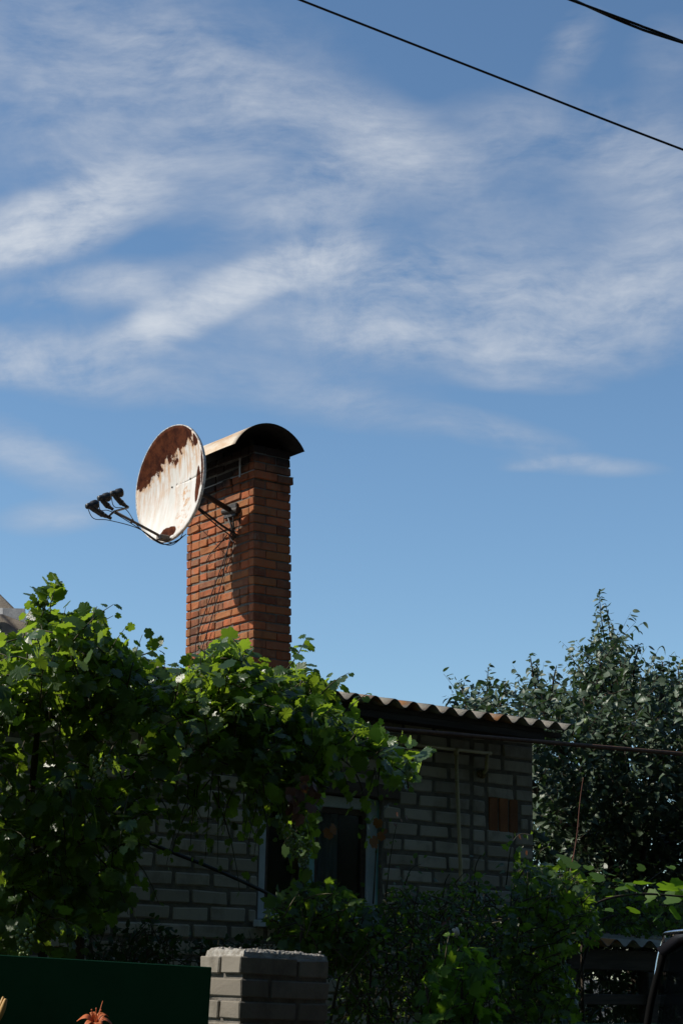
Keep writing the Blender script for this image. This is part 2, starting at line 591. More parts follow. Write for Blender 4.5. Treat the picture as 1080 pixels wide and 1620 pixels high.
a_, b_ = dish_local(303, 688), dish_local(216.5, 782)
nx, nz_ = b_[1] - a_[1], -(b_[0] - a_[0])
ln = math.hypot(nx, nz_)
nx, nz_ = nx / ln, nz_ / ln
if nz_ < 0:
    nx, nz_ = -nx, -nz_
DISH_N = (nx, nz_, nx * a_[0] + nz_ * a_[1] + .005)
DISH_BLOBS = []
for (x, y, ry, rz, k) in ((308, 765, .055, .17, 1.1), (262, 842, .12, .055, 1.2), (308, 694, .05, .06, 1.0), (322, 730, .06, .2, 1.0)):
    q = dish_local(x, y)
    DISH_BLOBS.append((q[0], q[1], ry, rz, k))
q = dish_local(282, 805)
DISH_STREAK = (q[0], q[1], .12, .2)

M = dict(
    red_brick=red_brick_mat(), white_brick=silicate_mat('grey_silicate_brick', 1.05), post_brick=silicate_mat('pale_silicate_brick', .58),
    mortar=surface('grey_mortar', (.10, .09, .075), (.17, .155, .135), 20, .95, bump=.6, bscale=90),
    dark_mortar=surface('dark_mortar', (.10, .088, .072), (.17, .15, .122), 14, .95, bump=.6, bscale=90),
    rough_cement=surface('rough_cement', (.20, .18, .15), (.42, .40, .36), 35, .95, bump=1.0, bscale=70),
    slate=slate_mat(),
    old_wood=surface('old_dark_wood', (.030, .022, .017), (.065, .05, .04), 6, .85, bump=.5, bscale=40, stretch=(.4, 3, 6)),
    lintel=surface('brown_lintel', (.055, .038, .03), (.09, .065, .05), 9, .8, bump=.3, stretch=(.5, 2, 3)),
    window_paint=surface('pale_blue_paint', (.40, .47, .52), (.52, .58, .62), 7, .6, bump=.25, bscale=30),
    teal_paint=surface('teal_paint', (.12, .30, .32), (.20, .42, .44), 9, .6, bump=.2),
    pipe_paint=surface('cream_pipe_paint', (.34, .29, .15), (.44, .38, .22), 10, .5, bump=.15),
    rusty_pipe=surface('rusty_brown_pipe', (.09, .045, .03), (.16, .085, .05), 18, .75, bump=.3),
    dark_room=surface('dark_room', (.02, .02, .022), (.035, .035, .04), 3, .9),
    curtain=surface('grey_curtain', (.30, .33, .38), (.42, .45, .5), 6, .9, stretch=(8, 1, .4)),
    glass=glass_mat('window_glass'),
    black_metal=surface('black_metal', (.015, .014, .013), (.04, .032, .028), 16, .55, bump=.2),
    arm_metal=surface('weathered_arm', (.10, .085, .07), (.22, .17, .13), 22, .6, bump=.2),
    lnb=surface('black_plastic', (.012, .012, .013), (.03, .03, .03), 20, .45),
    cable=surface('black_rubber', (.010, .010, .011), (.022, .021, .02), 20, .6),
    strap=surface('galvanised_strap', (.30, .30, .29), (.42, .42, .41), 16, .55, metal=.4),
    cap_metal=surface('rusty_sheet_metal', (.42, .24, .10), (.60, .53, .42), 7, .6, metal=.15, bump=.2, stretch=(1, .5, 1)),
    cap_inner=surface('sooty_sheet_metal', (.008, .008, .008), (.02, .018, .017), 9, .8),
    green_paint=surface('dark_green_paint', (.008, .066, .025), (.012, .084, .034), 3, .7, spec=.15, bump=.08, bscale=160),
    flashing=surface('zinc_flashing', (.09, .095, .10), (.14, .145, .15), 9, .55, metal=.3, bump=.2),
    plaster=surface('old_plaster', (.30, .28, .25), (.40, .38, .34), 4, .9, bump=.4),
    soil=surface('garden_soil', (.022, .020, .014), (.045, .038, .026), 2.5, .95, bump=.8, bscale=20),
    bark=surface('brown_bark', (.035, .025, .018), (.075, .055, .04), 14, .9, bump=.8, bscale=40, stretch=(1, 1, .3)),
    vine_stem=surface('green_brown_stem', (.040, .036, .016), (.075, .066, .028), 14, .7),
    red_stem=surface('reddish_stem', (.09, .028, .018), (.14, .05, .03), 14, .7),
    vine_leaf=leaf_mat('grape_leaf', (.020, .048, .011), (.055, .108, .026), (.33, .50, .03), rough=.36, spec=.6, tw=.42),
    shrub_leaf=leaf_mat('shrub_leaf', (.020, .045, .010), (.055, .10, .02), (.21, .35, .022), tw=.44),
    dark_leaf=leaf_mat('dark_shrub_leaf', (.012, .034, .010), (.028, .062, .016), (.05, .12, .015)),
    tree_leaf=leaf_mat('plum_leaf', (.055, .092, .055), (.12, .165, .105), (.05, .10, .025), rough=.42, spec=.5, tw=.3),
    pumpkin_leaf=leaf_mat('pumpkin_leaf', (.05, .12, .015), (.09, .17, .02), (.22, .40, .02), rough=.6, tw=.5),
    withered_leaf=leaf_mat('withered_leaf', (.12, .06, .05), (.22, .14, .12), (.22, .09, .04), rough=.7, tw=.3),
    rust_leaf=leaf_mat('orange_leaf', (.22, .08, .02), (.30, .14, .03), (.40, .16, .03), rough=.7, tw=.4),
    grape=surface('green_grape', (.09, .14, .035), (.14, .19, .06), 30, .35, spec=.5),
    lily=leaf_mat('orange_petal', (.62, .16, .05), (.72, .24, .08), (.7, .2, .05), rough=.5, tw=.35),
    bud=surface('yellow_green_bud', (.40, .26, .07), (.55, .30, .10), 20, .5),
    faded=surface('faded_petal', (.52, .46, .38), (.62, .56, .48), 20, .7),
    fruit=surface('green_fruit', (.10, .15, .05), (.15, .19, .07), 20, .4),
    car_paint=surface('black_car_paint', (.010, .010, .013), (.013, .013, .017), 3, .3, spec=.4, coat=.25),
    car_glass=glass_mat('car_glass', (.42, .44, .44), .04), rubber=surface('tyre_rubber', (.015, .015, .015), (.025, .025, .025), 20, .85),
    alloy=surface('wheel_alloy', (.45, .45, .46), (.55, .55, .56), 20, .35, metal=.9),
    black_trim=surface('black_trim', (.003, .003, .003), (.004, .004, .004), 20, .8, spec=.05),
    glint_metal=surface('polished_glint_strip', (.6, .6, .62), (.7, .7, .72), 20, .15, metal=1.0),
    head_lamp=surface('lamp_glass', (.6, .62, .64), (.7, .72, .74), 20, .1, spec=.7),
    tail_lamp=surface('red_lamp', (.35, .02, .02), (.45, .03, .03), 20, .15, spec=.7),
    seat=surface('dark_seat_cloth', (.02, .02, .022), (.035, .035, .04), 20, .9),
)

# ------------------------------------------------------------------ ground
g = MB()
n_ = 40
P = []
for i in range(n_ + 1):
    row = []
    for j in range(n_ + 1):
        x, y = -600 + 1200 * i / n_, -600 + 1200 * j / n_
        row.append((x, y, 0.0))
    P.append(row)
g.grid(P)
prop(g.build('ground', M['soil']), kind='structure')

# ------------------------------------------------------------------ the house of grey silicate brick
WY = 8.695                       # plane of the front wall
CORNER = 8.523
house = empty('brick_house', (6.4, WY, 0), 'low house of grey silicate brick with corrugated slate roof behind the grape vines', 'house')
WX0, WX1, WZ0, WZ1 = 6.258, 7.198, 1.835, 2.655
LX0, LX1, LZ0, LZ1 = 6.10, 7.33, 2.655, 2.745
PX0, PX1, PZ0, PZ1 = 8.108, 8.385, 2.502, 2.75
SEAM = 7.955


def holes(x0, x1, z0, z1):
    """pieces of a brick left after the window, lintel and red patch are cut out"""
    out = [(x0, x1)]
    for (a, b, c, d) in ((WX0, WX1, WZ0, WZ1), (LX0, LX1, LZ0, LZ1), (PX0 - .01, PX1 + .01, PZ0, PZ1)):
        if z1 < c + .03 or z0 > d - .03:
            continue
        nw = []
        for (p, q) in out:
            if q <= a or p >= b:
                nw.append((p, q))
            else:
                if p < a - .03:
                    nw.append((p, a - .006))
                if q > b + .03:
                    nw.append((b + .006, q))
        out = nw
    return out


wb = MB()
rr = random.Random(3)
ch, bh, bl, jt = .0965, .088, .254, .009
k = 0
z = .02
while z < 3.16:
    runs = []
    x = .4 + (0 if k % 2 else .1315) + rr.uniform(-.008, .008)
    while x < SEAM - .02:
        x1 = x + bl
        if x1 > SEAM - .085:
            x1 = SEAM - .006
        runs.append((x, x1))
        x = x1 + jt
    x = SEAM + .010
    seq = [.118, .252, .17] if k % 2 else [.118, .252, .17]
    if k % 4 == 2:
        seq = [.252, .252, .05]
    if z > 2.85:
        seq = [.118, .14, .29]
    for w in seq:
        x1 = min(x + w, CORNER)
        if x1 - x > .03:
            runs.append((x, x1))
        x = x1 + jt
    for (p, q) in runs:
        for (a, b) in holes(p, q, z, z + bh):
            if b - a > .02:
                dz = rr.uniform(-.003, .003)
                wb.brick(((a + b) / 2, WY + .03 + rr.uniform(-.002, .003), z + bh / 2 + dz), ((b - a) / 2 - rr.uniform(0, .003), .03, bh / 2 - rr.uniform(0, .003)), .012, .0016, rnd=rr)
    k += 1
    z += ch
wb.cur = 1
mo = WY + .007
for (a, b, c, d) in ((.4, WX0, 0, 3.19), (WX1, CORNER - .004, 0, 3.19), (WX0, WX1, 0, WZ0), (WX0, WX1, WZ1 + .002, 3.19)):
    wb.box(a, b, mo, mo + .24, c, d)
# gable, rear wing and back walls behind
wb.cur = 2
wb.box(CORNER - .25, CORNER - .002, mo + .241, 11.5, 0, 3.2)
wb.box(.4, .65, mo + .241, 14.0, 0, 3.2)
wb.box(5.2, 9.4, 12.1, 12.3, 0, 3.36)
wb.box(9.15, 9.4, 12.301, 14.2, 0, 3.36)
wb.box(.4, 9.4, 14.201, 14.4, 0, 3.40)
wall = wb.build('wall', [M['white_brick'], M['dark_mortar'], M['plaster']], house)

# red bricks set upright to fill an old opening
pb = MB()
for i in range(3):
    w = (PX1 - PX0) / 3
    pb.brick((PX0 + w * (i + .5), WY + .036, (PZ0 + PZ1) / 2 - .003), (w / 2 - .004, .034, (PZ1 - PZ0) / 2 - .008), .006, .003, rnd=rr)
o = pb.build('brick_patch', surface('dark_red_patch_brick', (.20, .075, .028), (.27, .105, .038), 8, .9, bump=.5, island=.2), house)
o['label'] = 'reddish bricks filling a small opening'
lt = MB()
lt.brick(((LX0 + LX1) / 2, WY + .07, (LZ0 + LZ1) / 2), ((LX1 - LX0) / 2, .085, (LZ1 - LZ0) / 2 - .002), .006, .002)
lt.build('lintel', M['lintel'], house)

# window
FY = WY + .05
fr = MB()


def wx(px):
    return at_y(px, 1370, FY)[0]


s1, s2, s3 = WX0 + .078, wx(581), wx(597.5)
fr.box(WX0 + .004, s1, FY, FY + .06, WZ0 + .05, WZ1 - .003)
fr.box(s2, s3, FY, FY + .06, WZ0 + .05, WZ1 - .003)
fr.box(s1, s2, FY + .001, FY + .06, WZ1 - .075, WZ1 - .004)
fr.box(s1, s2, FY + .001, FY + .06, WZ0 + .05, WZ0 + .11)
win = fr.build('window', M['window_paint'], house)
md = win.modifiers.new('bevel', 'BEVEL')
md.width = .005
mu = MB()
mx = wx(493)
mu.box(mx - .022, mx + .022, FY + .004, FY + .055, WZ0 + .11, WZ1 - .075)
mu.build('mullion', M['teal_paint'], win)
rv = MB()
rv.box(s3 + .001, WX1 - .004, FY - .012, FY + .07, WZ0 + .05, WZ1 - .003)
rv.build('reveal_board', M['teal_paint'], win)
sb = MB()
for (a, b) in ((s1, mx - .022), (mx + .022, s2)):
    for (p, q, c, d) in ((a, a + .03, WZ0 + .11, WZ1 - .075), (b - .03, b, WZ0 + .11, WZ1 - .075), (a + .03, b - .03, WZ0 + .11, WZ0 + .15), (a + .03, b - .03, WZ1 - .11, WZ1 - .075)):
        sb.box(p, q, FY + .02, FY + .05, c, d)
sb.build('sash', M['lintel'], win)
gp = MB()
gp.grid([[(s1 + .01, FY + .04, WZ0 + .1), (s1 + .01, FY + .04, WZ1 - .08)], [(s2 - .01, FY + .04, WZ0 + .1), (s2 - .01, FY + .04, WZ1 - .08)]])
gp.build('pane', M['glass'], win)
cu_ = MB()
cu_.grid([[(x_, FY + .17 + .012 * math.sin(x_ * 95), z_) for z_ in (WZ0 + .05, WZ1)] for x_ in np.linspace(mx + .03, s2 - .10, 60)])
solidify(cu_.build('curtain', M['curtain'], win, smooth=True), .003)
si = MB()
si.brick(((WX0 + WX1) / 2, WY + .035, WZ0 + .024), ((WX1 - WX0) / 2 + .03, .085, .02), .004, .001)
si.build('sill', M['window_paint'], win)
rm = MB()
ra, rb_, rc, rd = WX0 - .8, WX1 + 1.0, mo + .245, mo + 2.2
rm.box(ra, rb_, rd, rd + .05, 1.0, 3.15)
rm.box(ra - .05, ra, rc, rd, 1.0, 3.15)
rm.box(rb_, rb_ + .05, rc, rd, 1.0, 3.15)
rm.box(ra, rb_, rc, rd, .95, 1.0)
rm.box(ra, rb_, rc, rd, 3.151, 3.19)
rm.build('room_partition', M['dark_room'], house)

# corrugated slate roof
EY, EZ, SLOPE = 8.42, 3.215, math.tan(math.radians(9.7))


def wave_sheet(x0, x1, y0, y1, z0, slope, pitch, amp, phase=0.0, seg=12, rows=8, parent=None, mat=None, name='roof', t=.007):
    nx_ = int((x1 - x0) / pitch * seg)
    P_ = []
    for j in range(rows + 1):
        y = y0 + (y1 - y0) * j / rows
        P_.append([(x0 + (x1 - x0) * i / nx_, y, z0 + slope * (y - y0) + amp * math.sin(2 * math.pi * (x0 + (x1 - x0) * i / nx_ - phase) / pitch)
                    + .006 * noise.noise(Vector((i * .03, y, 1.3)))) for i in range(nx_ + 1)])
    b = MB()
    b.grid(P_)
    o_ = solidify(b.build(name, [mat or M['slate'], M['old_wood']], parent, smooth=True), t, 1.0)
    o_.modifiers[-1].material_offset_rim = 1  # dark wood colour on the rim paints in shade along the front edge
    return o_


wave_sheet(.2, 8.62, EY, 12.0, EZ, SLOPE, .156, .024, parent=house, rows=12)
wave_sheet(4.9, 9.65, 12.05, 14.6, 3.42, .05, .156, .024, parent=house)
fa = MB()
fz = at_y(862, 1171, EY + .04)
fx1 = fz[0]
fh = (EZ - .026 + SLOPE * .05) - fz[2]
fa.brick((fx1 / 2 + .2, EY + .055, fz[2] + fh * .29), (fx1 / 2 - .2, .014, fh * .28), .003, .001)
fa.brick((fx1 / 2 + .2, EY + .062, fz[2] + fh * .79), (fx1 / 2 - .2, .014, fh * .205), .003, .001)
fa.build('fascia_board', M['old_wood'], house)
sf = MB()
sf.box(.4, fx1 - .05, EY + .077, WY - .002, fz[2] + .022, fz[2] + .038)
for x_ in np.arange(.8, 8.5, .62):
    sf.box(x_, x_ + .06, EY + .08, WY - .003, fz[2] + .040, EZ - .030)
sf.box(fx1 + .004, 8.585, EY + .07, EY + .13, fz[2] + .035, EZ - .03)
sf.build('soffit', M['old_wood'], house)

# ------------------------------------------------------------------ yellow gas pipe on the wall
gpy = WY - .035
gas = empty('gas_pipe', tuple(at_y(721, 1186, gpy)), 'thin cream painted gas pipe with a drop running down the grey brick wall', 'pipe')
b = MB()
b.tube([at_y(470, 1156, gpy), at_y(625, 1175, gpy), at_y(776, 1192, gpy)], .0125, 10)
b.build('header', M['pipe_paint'], gas, smooth=True)
b = MB()
b.tube([at_y(721, 1187, gpy), at_y(722.5, 1240, gpy), at_y(729, 1402, gpy), at_y(731, 1500, gpy)], .0125, 10)
q = at_y(721, 1188, gpy)
b.tube([q + (0, 0, .02), q - (0, 0, .03)], .018, 10)
b.tube([at_y(722, 1234, gpy), at_y(722.2, 1238, gpy)], .0145, 10)
b.build('riser', M['pipe_paint'], gas, smooth=True)
b = MB()
q0, q1 = at_y(770.5, 1191, gpy), at_y(768.5, 1219, gpy)
b.tube([q0, q1, q1 + (-.004, .012, -.012), q1 + (-.005, .05, -.014)], .0125, 10)
b.build('stub', M['pipe_paint'], gas, smooth=True)
b = MB()
q1 = at_y(762, 1224, WY - .004)
for i in range(14):
    b.ball(q1 + (rr.uniform(-.03, .03), rr.uniform(-.006, .01), rr.uniform(-.022, .018)), rr.uniform(.010, .02), 8, 6)
b.build('sealing_foam', surface('ochre_foam', (.13, .09, .03), (.22, .16, .06), 30, .9, bump=.6), gas, smooth=True)

b = MB()
b.tube([at_y(440, 1137, 8.375), at_y(640, 1155.5, 8.375), at_y(860, 1174, 8.375), at_y(1080, 1193, 8.375), at_y(1300, 1212, 8.375)], .0145, 10)
rp = b.build('pipe', M['rusty_pipe'], smooth=True)
prop(rp, 'long rusty brown pipe crossing under the eave and out past the house corner', 'pipe')
b = MB()
b.tube(bez([at_y(205, 1318, 8.3), at_y(262, 1344, 8.3), at_y(330, 1371, 8.32), at_y(400, 1402, 8.36), at_y(436, 1420, 8.4), at_y(470, 1440, 8.45), at_y(520, 1462, 8.5)], 6), .0105, 8)
prop(b.build('hose', M['cable'], smooth=True), 'black hose sloping down across the grey brick wall towards the window', 'hose')

# ------------------------------------------------------------------ chimney
CX0, CX1, CY0, CY1, CTOP = 8.57, 8.972, 12.142, 13.18, 6.02
TILT = rot_about(tuple(fw * (1, 1, 0)), math.radians(-1.7), (8.77, 12.6, 5.0))
chim = empty('chimney', (8.77, 12.66, 3.2), 'tall red brick chimney with soot stained top under an arched metal cap', 'chimney')
cb = MB()
rr = random.Random(11)
CH, CBH, J = .0785, .068, .009
k = 0
z = 3.3
while z < CTOP - .02:
    wx_, wy_ = CX1 - CX0, CY1 - CY0
    out = .014 if abs(z - 5.70) < .04 else 0.0          # one course stands proud near the top
    seqx = [.245, .13] if k % 2 else [.13, .245]

    def face(seq, a0, a1):
        x, rs, i = a0, [], 0
        while x < a1 - .02:
            x1 = min(x + seq[i % len(seq)], a1)
            if a1 - x1 < .05:
                x1 = a1
            rs.append((x, x1))
            x = x1 + J
            i += 1
        return rs
    hz = CBH / 2
    zc = z + hz
    for (a, c) in face(seqx, CX0, CX1):
        jy = rr.uniform(-.003, .003)
        jr = rr.choice((0, 0, 0, .006, .009)) if c > CX1 - .01 else 0
        cb.brick(((a + c) / 2 + (jr + out) / 2 * (c > CX1 - .01), CY0 + .035 + jy, zc + rr.uniform(-.002, .002)), ((c - a) / 2 + (jr + out) / 2 * (c > CX1 - .01), .035 + out, hz - rr.uniform(0, .002)), .005, .0025, rnd=rr)
        cb.brick(((a + c) / 2, CY1 - .035, zc), ((c - a) / 2, .035, hz), .005, .0025, rnd=rr)
    seqs = {0: [.245, .245], 1: [.118, .245, .118, .118], 2: [.118, .118, .245], 3: [.245, .118, .118]}[k % 4]
    for (a, c) in face(seqs, CY0 + .072 + J * .3, CY1 - .072 if k % 2 else CY1 - .072):
        jx = rr.uniform(-.006, .006)
        cb.brick((CX0 + .035 + jx - out * .9, (a + c) / 2, zc + rr.uniform(-.003, .003)), (.035, (c - a) / 2, hz - rr.uniform(0, .006)), .007, .0045, rnd=rr)
        jr = rr.choice((0, .0, .004, .009))
        cb.brick((CX1 - .035 + (out + jr) / 2, (a + c) / 2, zc), (.035 + (out + jr) / 2, (c - a) / 2, hz), .005, .003, rnd=rr)
    k += 1
    z += CH
cb.cur = 1
cb.box(CX0 + .013, CX1 - .011, CY0 + .009, CY1 - .009, 3.0, CTOP - .012)
for i, v in enumerate(cb.v):
    cb.v[i] = tuple(TILT @ Vector(v))
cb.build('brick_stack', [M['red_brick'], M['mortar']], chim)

# arched sheet metal cap, open at both ends
ARC0, ARC1, FRONT, BACK = 8.272, 9.022, 12.00, 13.34
acx, ahw, af, aa = (ARC0 + ARC1) / 2, (ARC1 - ARC0) / 2, 5.985, .222
cap = MB()
P = []
for j in range(13):
    y = FRONT + (BACK - FRONT) * j / 12
    row = []
    for i in range(29):
        t = math.pi * i / 28
        # a shallow bow: circular segment from foot to foot
        x = acx - ahw * math.cos(t)
        u = (x - acx) / ahw
        R_ = (ahw ** 2 + aa ** 2) / (2 * aa)
        zz = af - (R_ - aa) + math.sqrt(max(R_ ** 2 - (x - acx) ** 2, 0)) + .07 * (u > 0) * 0
        zz += .05 * u * .6 + .004 * noise.noise(Vector((x * 3, y * 2.5, 0)))
        row.append((x, y, zz))
    P.append(row)
cap.grid(P)
for i, v in enumerate(cap.v):
    cap.v[i] = tuple(TILT @ Vector(v))
o = cap.build('arched_cap', [M['cap_metal'], M['cap_inner']], chim, smooth=True)
md = solidify(o, .004, 1.0).modifiers[-1]
# the sheet's upper side keeps the rusty paint, the underside is sooty
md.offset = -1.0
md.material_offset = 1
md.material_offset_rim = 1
for y in (CY0 + .10, CY0 + .55, CY1 - .10):
    for x in (CX0 + .05, CX1 - .05):
        sp = MB()
        sp.box(x - .012, x + .012, y - .02, y + .02, CTOP - .03, 6.10)
        sp.v = [tuple(TILT @ Vector(v)) for v in sp.v]
        sp.build('cap_support', M['black_metal'], chim)
# wire band and strap on the left face
bd = MB()
zb = 5.80
bd.tube([(CX0 - .008, CY1 + .008, zb - .005), (CX0 - .008, CY0 - .008, zb), (CX1 + .018, CY0 - .016, zb - .004), (CX1 + .018, CY1 + .01, zb - .006), (CX0 - .008, CY1 + .008, zb - .005)], .0042, 6)
for i, v in enumerate(bd.v):
    bd.v[i] = tuple(TILT @ Vector(v))
bd.build('wire_band', M['strap'], chim)
stp = MB()
yq = 12.335
stp.box(CX0 - .012, CX0 - .007, yq - .011, yq + .011, 5.78, 5.95)
for i, v in enumerate(stp.v):
    stp.v[i] = tuple(TILT @ Vector(v))
stp.build('cap_strap', M['strap'], chim)

# ------------------------------------------------------------------ satellite dish
dish = empty('satellite_dish', tuple(DISH_C), 'large round satellite dish with rust eating its white paint on the chimney side', 'satellite dish')
fz_ = Vector((math.cos(DISH_AZ), math.sin(DISH_AZ), 0))
dR = Matrix((fz_, Vector((-math.sin(DISH_AZ), math.cos(DISH_AZ), 0)), Vector((0, 0, 1)))).transposed()
dish.rotation_euler = dR.to_euler()


def D(p):
    """world point -> dish axes"""
    return np.array(dR.transposed() @ (Vector(tuple(p)) - Vector(tuple(DISH_C))))


rb = MB()
prof = [(r / 20.0) for r in range(0, 21)]
P = []
NA = 72
for j in range(NA + 1):
    t = 2 * math.pi * j / NA
    P.append([(-.085 * (1 - r * r), DISH_R * max(r, .002) * math.cos(t), DISH_R * max(r, .002) * math.sin(t)) for r in prof])
rb.grid(P)
refl = rb.build('reflector', dish_mat(DISH_R), dish, smooth=True, world=False)
md = solidify(refl, .004, -1.0)
rim_ = MB()
pr = [(0.0, 1.0), (.004, 1.006), (.003, 1.016), (-.008, 1.020), (-.022, 1.018), (-.024, 1.010)]
P = []
for j in range(NA + 1):
    t = 2 * math.pi * j / NA
    wob = 1 + .0025 * math.sin(7 * t)
    P.append([(x, DISH_R * r * wob * math.cos(t), DISH_R * r * wob * math.sin(t)) for x, r in pr])
rim_.grid(P)
rim_.build('rim', surface('chipped_rim_paint', (.30, .24, .20), (.78, .75, .70), 26, .6, bump=.3, bscale=60), dish, smooth=True, world=False)

arm_a, arm_b = D(at_y(257, 850, 12.40)), D(at_y(181, 809, 12.42))
ab = MB()
ab.tube([arm_a + (arm_a - arm_b) * .12, arm_a, arm_b + (arm_b - arm_a) * -.02], .0125, 8)
ab.build('feed_arm', M['arm_metal'], dish, smooth=True, world=False)
cl = MB()
q = arm_a + (arm_b - arm_a) * .62
cl.tube([q, q + (arm_b - arm_a) * .03], .019, 8)
cl.build('arm_clamp', M['arm_metal'], dish, world=False)
cl = MB()
q = arm_a + (arm_b - arm_a) * -.02
cl.brick(tuple(q), (.05, .035, .022), .006, .001)
cl.build('arm_clamp', M['arm_metal'], dish, world=False)
cr = MB()
x1, x2 = D(at_y(172, 817, 12.34)), D(at_y(203, 803, 12.52))
cr.tube([x1, arm_b, x2], .009, 8)
cr.build('feed_crossbar', M['lnb'], dish, smooth=True, world=False)
heads = [((147, 799), (176, 820), 12.36), ((166, 787), (179, 806), 12.42), ((186, 780), (203, 803), 12.52)]
lnbs = []
for (hp, bp, yy) in heads:
    lb = MB()
    h, s_ = D(at_y(*hp, yy)), D(at_y(*bp, yy))
    aim = D(DISH_C) + np.array((-.085, 0, 0)) - h
    aim = aim / np.linalg.norm(aim)
    # the horn looks at the dish, the body hangs back and down to its holder
    lb.lathe(h - aim * .065, aim, [(0, .0), (.001, .022), (.022, .026), (.052, .028), (.058, .036), (.098, .040), (.108, .036), (.110, .0)], 16)
    mid = h * .45 + s_ * .55 - aim * .03
    lb.tube(bez([h - aim * .03, mid, s_], 6), [.027] * 4 + [.024] * 3 + [.019] * 3 + [.014] * 3, 10)
    q = bez([h - aim * .03, mid, s_], 6)[7]
    lb.ball(q, .026, 10, 7)
    lnbs.append((h - aim * .06, s_))
    lb.build('feed_horn', M['lnb'], dish, smooth=True, world=False)
for i, (h, s_) in enumerate(lnbs):
    c_ = MB()
    e = arm_a + (arm_b - arm_a) * .5 + (0, .012 * (i - 1), -.03)
    e2 = arm_a + (arm_b - arm_a) * .05 + (0, .012 * (i - 1), -.045 - .012 * i)
    low = (h + s_) / 2 + (.05, 0, -.06)
    c_.tube(bez([h, low, s_ + (.02, 0, -.02), e, e2, arm_a + (-.10, .02 * i, -.05 + .012 * i), arm_a + (-.22, .03, .06)], 6), .0035, 6)
    c_.build('coax_cable', M['cable'], dish, smooth=True, world=False)
lp = MB()
lp.tube(bez([arm_a + (-.02, 0, -.03), D(at_y(272, 858, 12.35)), D(at_y(285, 852, 12.35)), D(at_y(292, 836, 12.35)), D(at_x(300, 820, 8.5))], 8), .0035, 6)
lp.build('coax_cable', M['cable'], dish, smooth=True, world=False)

for (x, y) in ((260, 768), (291, 755)):
    u_, v_ = dish_local(x, y)
    rr_ = (u_ * u_ + v_ * v_) / DISH_R ** 2
    bo = MB()
    xx = -.085 * (1 - rr_)
    bo.lathe((xx - .002, u_, v_), (1, 0, 0), [(0, .009), (.006, .009), (.008, .006), (.010, 0.0)], 10)
    bo.build('bolt', M['black_metal'], dish, smooth=True, world=False)
# mount: a box behind the dish, a thick pipe to the wall plate and three thin struts
bx = MB()
bc = np.array((-.185, .0, -.05))
bx.brick(tuple(bc), (.05, .10, .16), .01, .001)
bx.build('back_bracket', M['black_metal'], dish, world=False)
wp = MB()
wc = D(TILT @ Vector(tuple(at_x(367, 808, 8.545))))
w2 = D(TILT @ Vector(tuple(at_x(367, 808, 8.50))))
wp.tube([wc + (0, -.10, .012), wc + (0, .12, -.012)], .030, 12)
wp.brick(tuple(wc + (-.012, 0, 0)), (.018, .09, .06), .006, .001)
wp.build('wall_bracket', M['black_metal'], dish, world=False)
ar = MB()
ar.tube([wc + (.01, .02, 0), np.array((-.13, .02, .03))], .024, 10)
ar.build('mount_arm', M['black_metal'], dish, smooth=True, world=False)
st = MB()
tip = D(at_x(372, 850, 8.555))
st.tube([wc + (0, -.06, 0), tip], .010, 6)
st.tube([wc + (0, .03, 0), D(at_x(371, 838, 8.555))], .005, 6)
st.tube([np.array((-.13, .0, -.08)), D(at_x(352, 832, 8.50)), D(at_x(374, 846, 8.555))], .010, 6)
st.tube([np.array((-.13, .03, -.1)), D(at_x(345, 833, 8.48)), D(at_x(371, 852, 8.555))], .006, 6)
st.build('strut', M['black_metal'], dish, smooth=True, world=False)
xw = 8.558
for pts in ([(368, 826), (369, 842), (358, 875), (342, 920), (322, 975), (311, 1012), (309, 1035), (308, 1075)],
            [(366, 832), (364, 850), (357, 885), (352, 915), (340, 960), (328, 1000), (318, 1035), (314, 1075)],
            [(380, 815), (377, 840), (368, 838), (364, 850), (371, 862), (366, 880), (357, 905)],
            [(359, 846), (346, 862), (333, 876), (326, 890)]):
    c_ = MB()
    W_ = [at_x(*p, xw) for p in pts]
    c_.tube([D(p) for p in bez(W_, 6)], .0042, 6)
    c_.build('coax_cable', M['cable'], dish, smooth=True, world=False)

# ------------------------------------------------------------------ overhead wires
b = MB()
pts = [at_d(x, y, D_) for x, y, D_ in ((-900, -560, 11.0), (-100, -226, 11.0), (475, 0, 11.2), (800, 127.5, 11.4), (1080, 237, 11.6), (1700, 470, 12.0), (2600, 790, 12.6))]
b.tube(bez(pts, 8), .0078, 8)
prop(b.build('overhead_wire', M['cable'], smooth=True), 'long thin black wire slanting down across the whole upper sky', 'wire')
b = MB()
pts = bez([at_d(x, y, D_) for x, y, D_ in ((300, -260, 9.0), (700, -85, 9.2), (905, 0, 9.3), (1000, 38.5, 9.35), (1080, 67, 9.4), (1500, 212, 9.8), (2100, 410, 10.2))], 40)
dn = np.array(pts[-1]) - np.array(pts[0])
dn /= np.linalg.norm(dn)
sa = np.cross(dn, (0, 0, 1))
sa /= np.linalg.norm(sa)
sb_ = np.cross(sa, dn)
for ph in (0, math.pi):
    L_, q = 0, []
    for i, p in enumerate(pts):
        if i:
            L_ += np.linalg.norm(p - pts[i - 1])
        an = ph + 2 * math.pi * L_ / 1.25 + .8
        q.append(p + .0075 * (math.cos(an) * sa + math.sin(an) * sb_))
    b.tube(q, .0072, 8)
prop(b.build('overhead_cable', M['cable'], smooth=True), 'thicker twisted black cable crossing the top corner of the sky', 'wire')

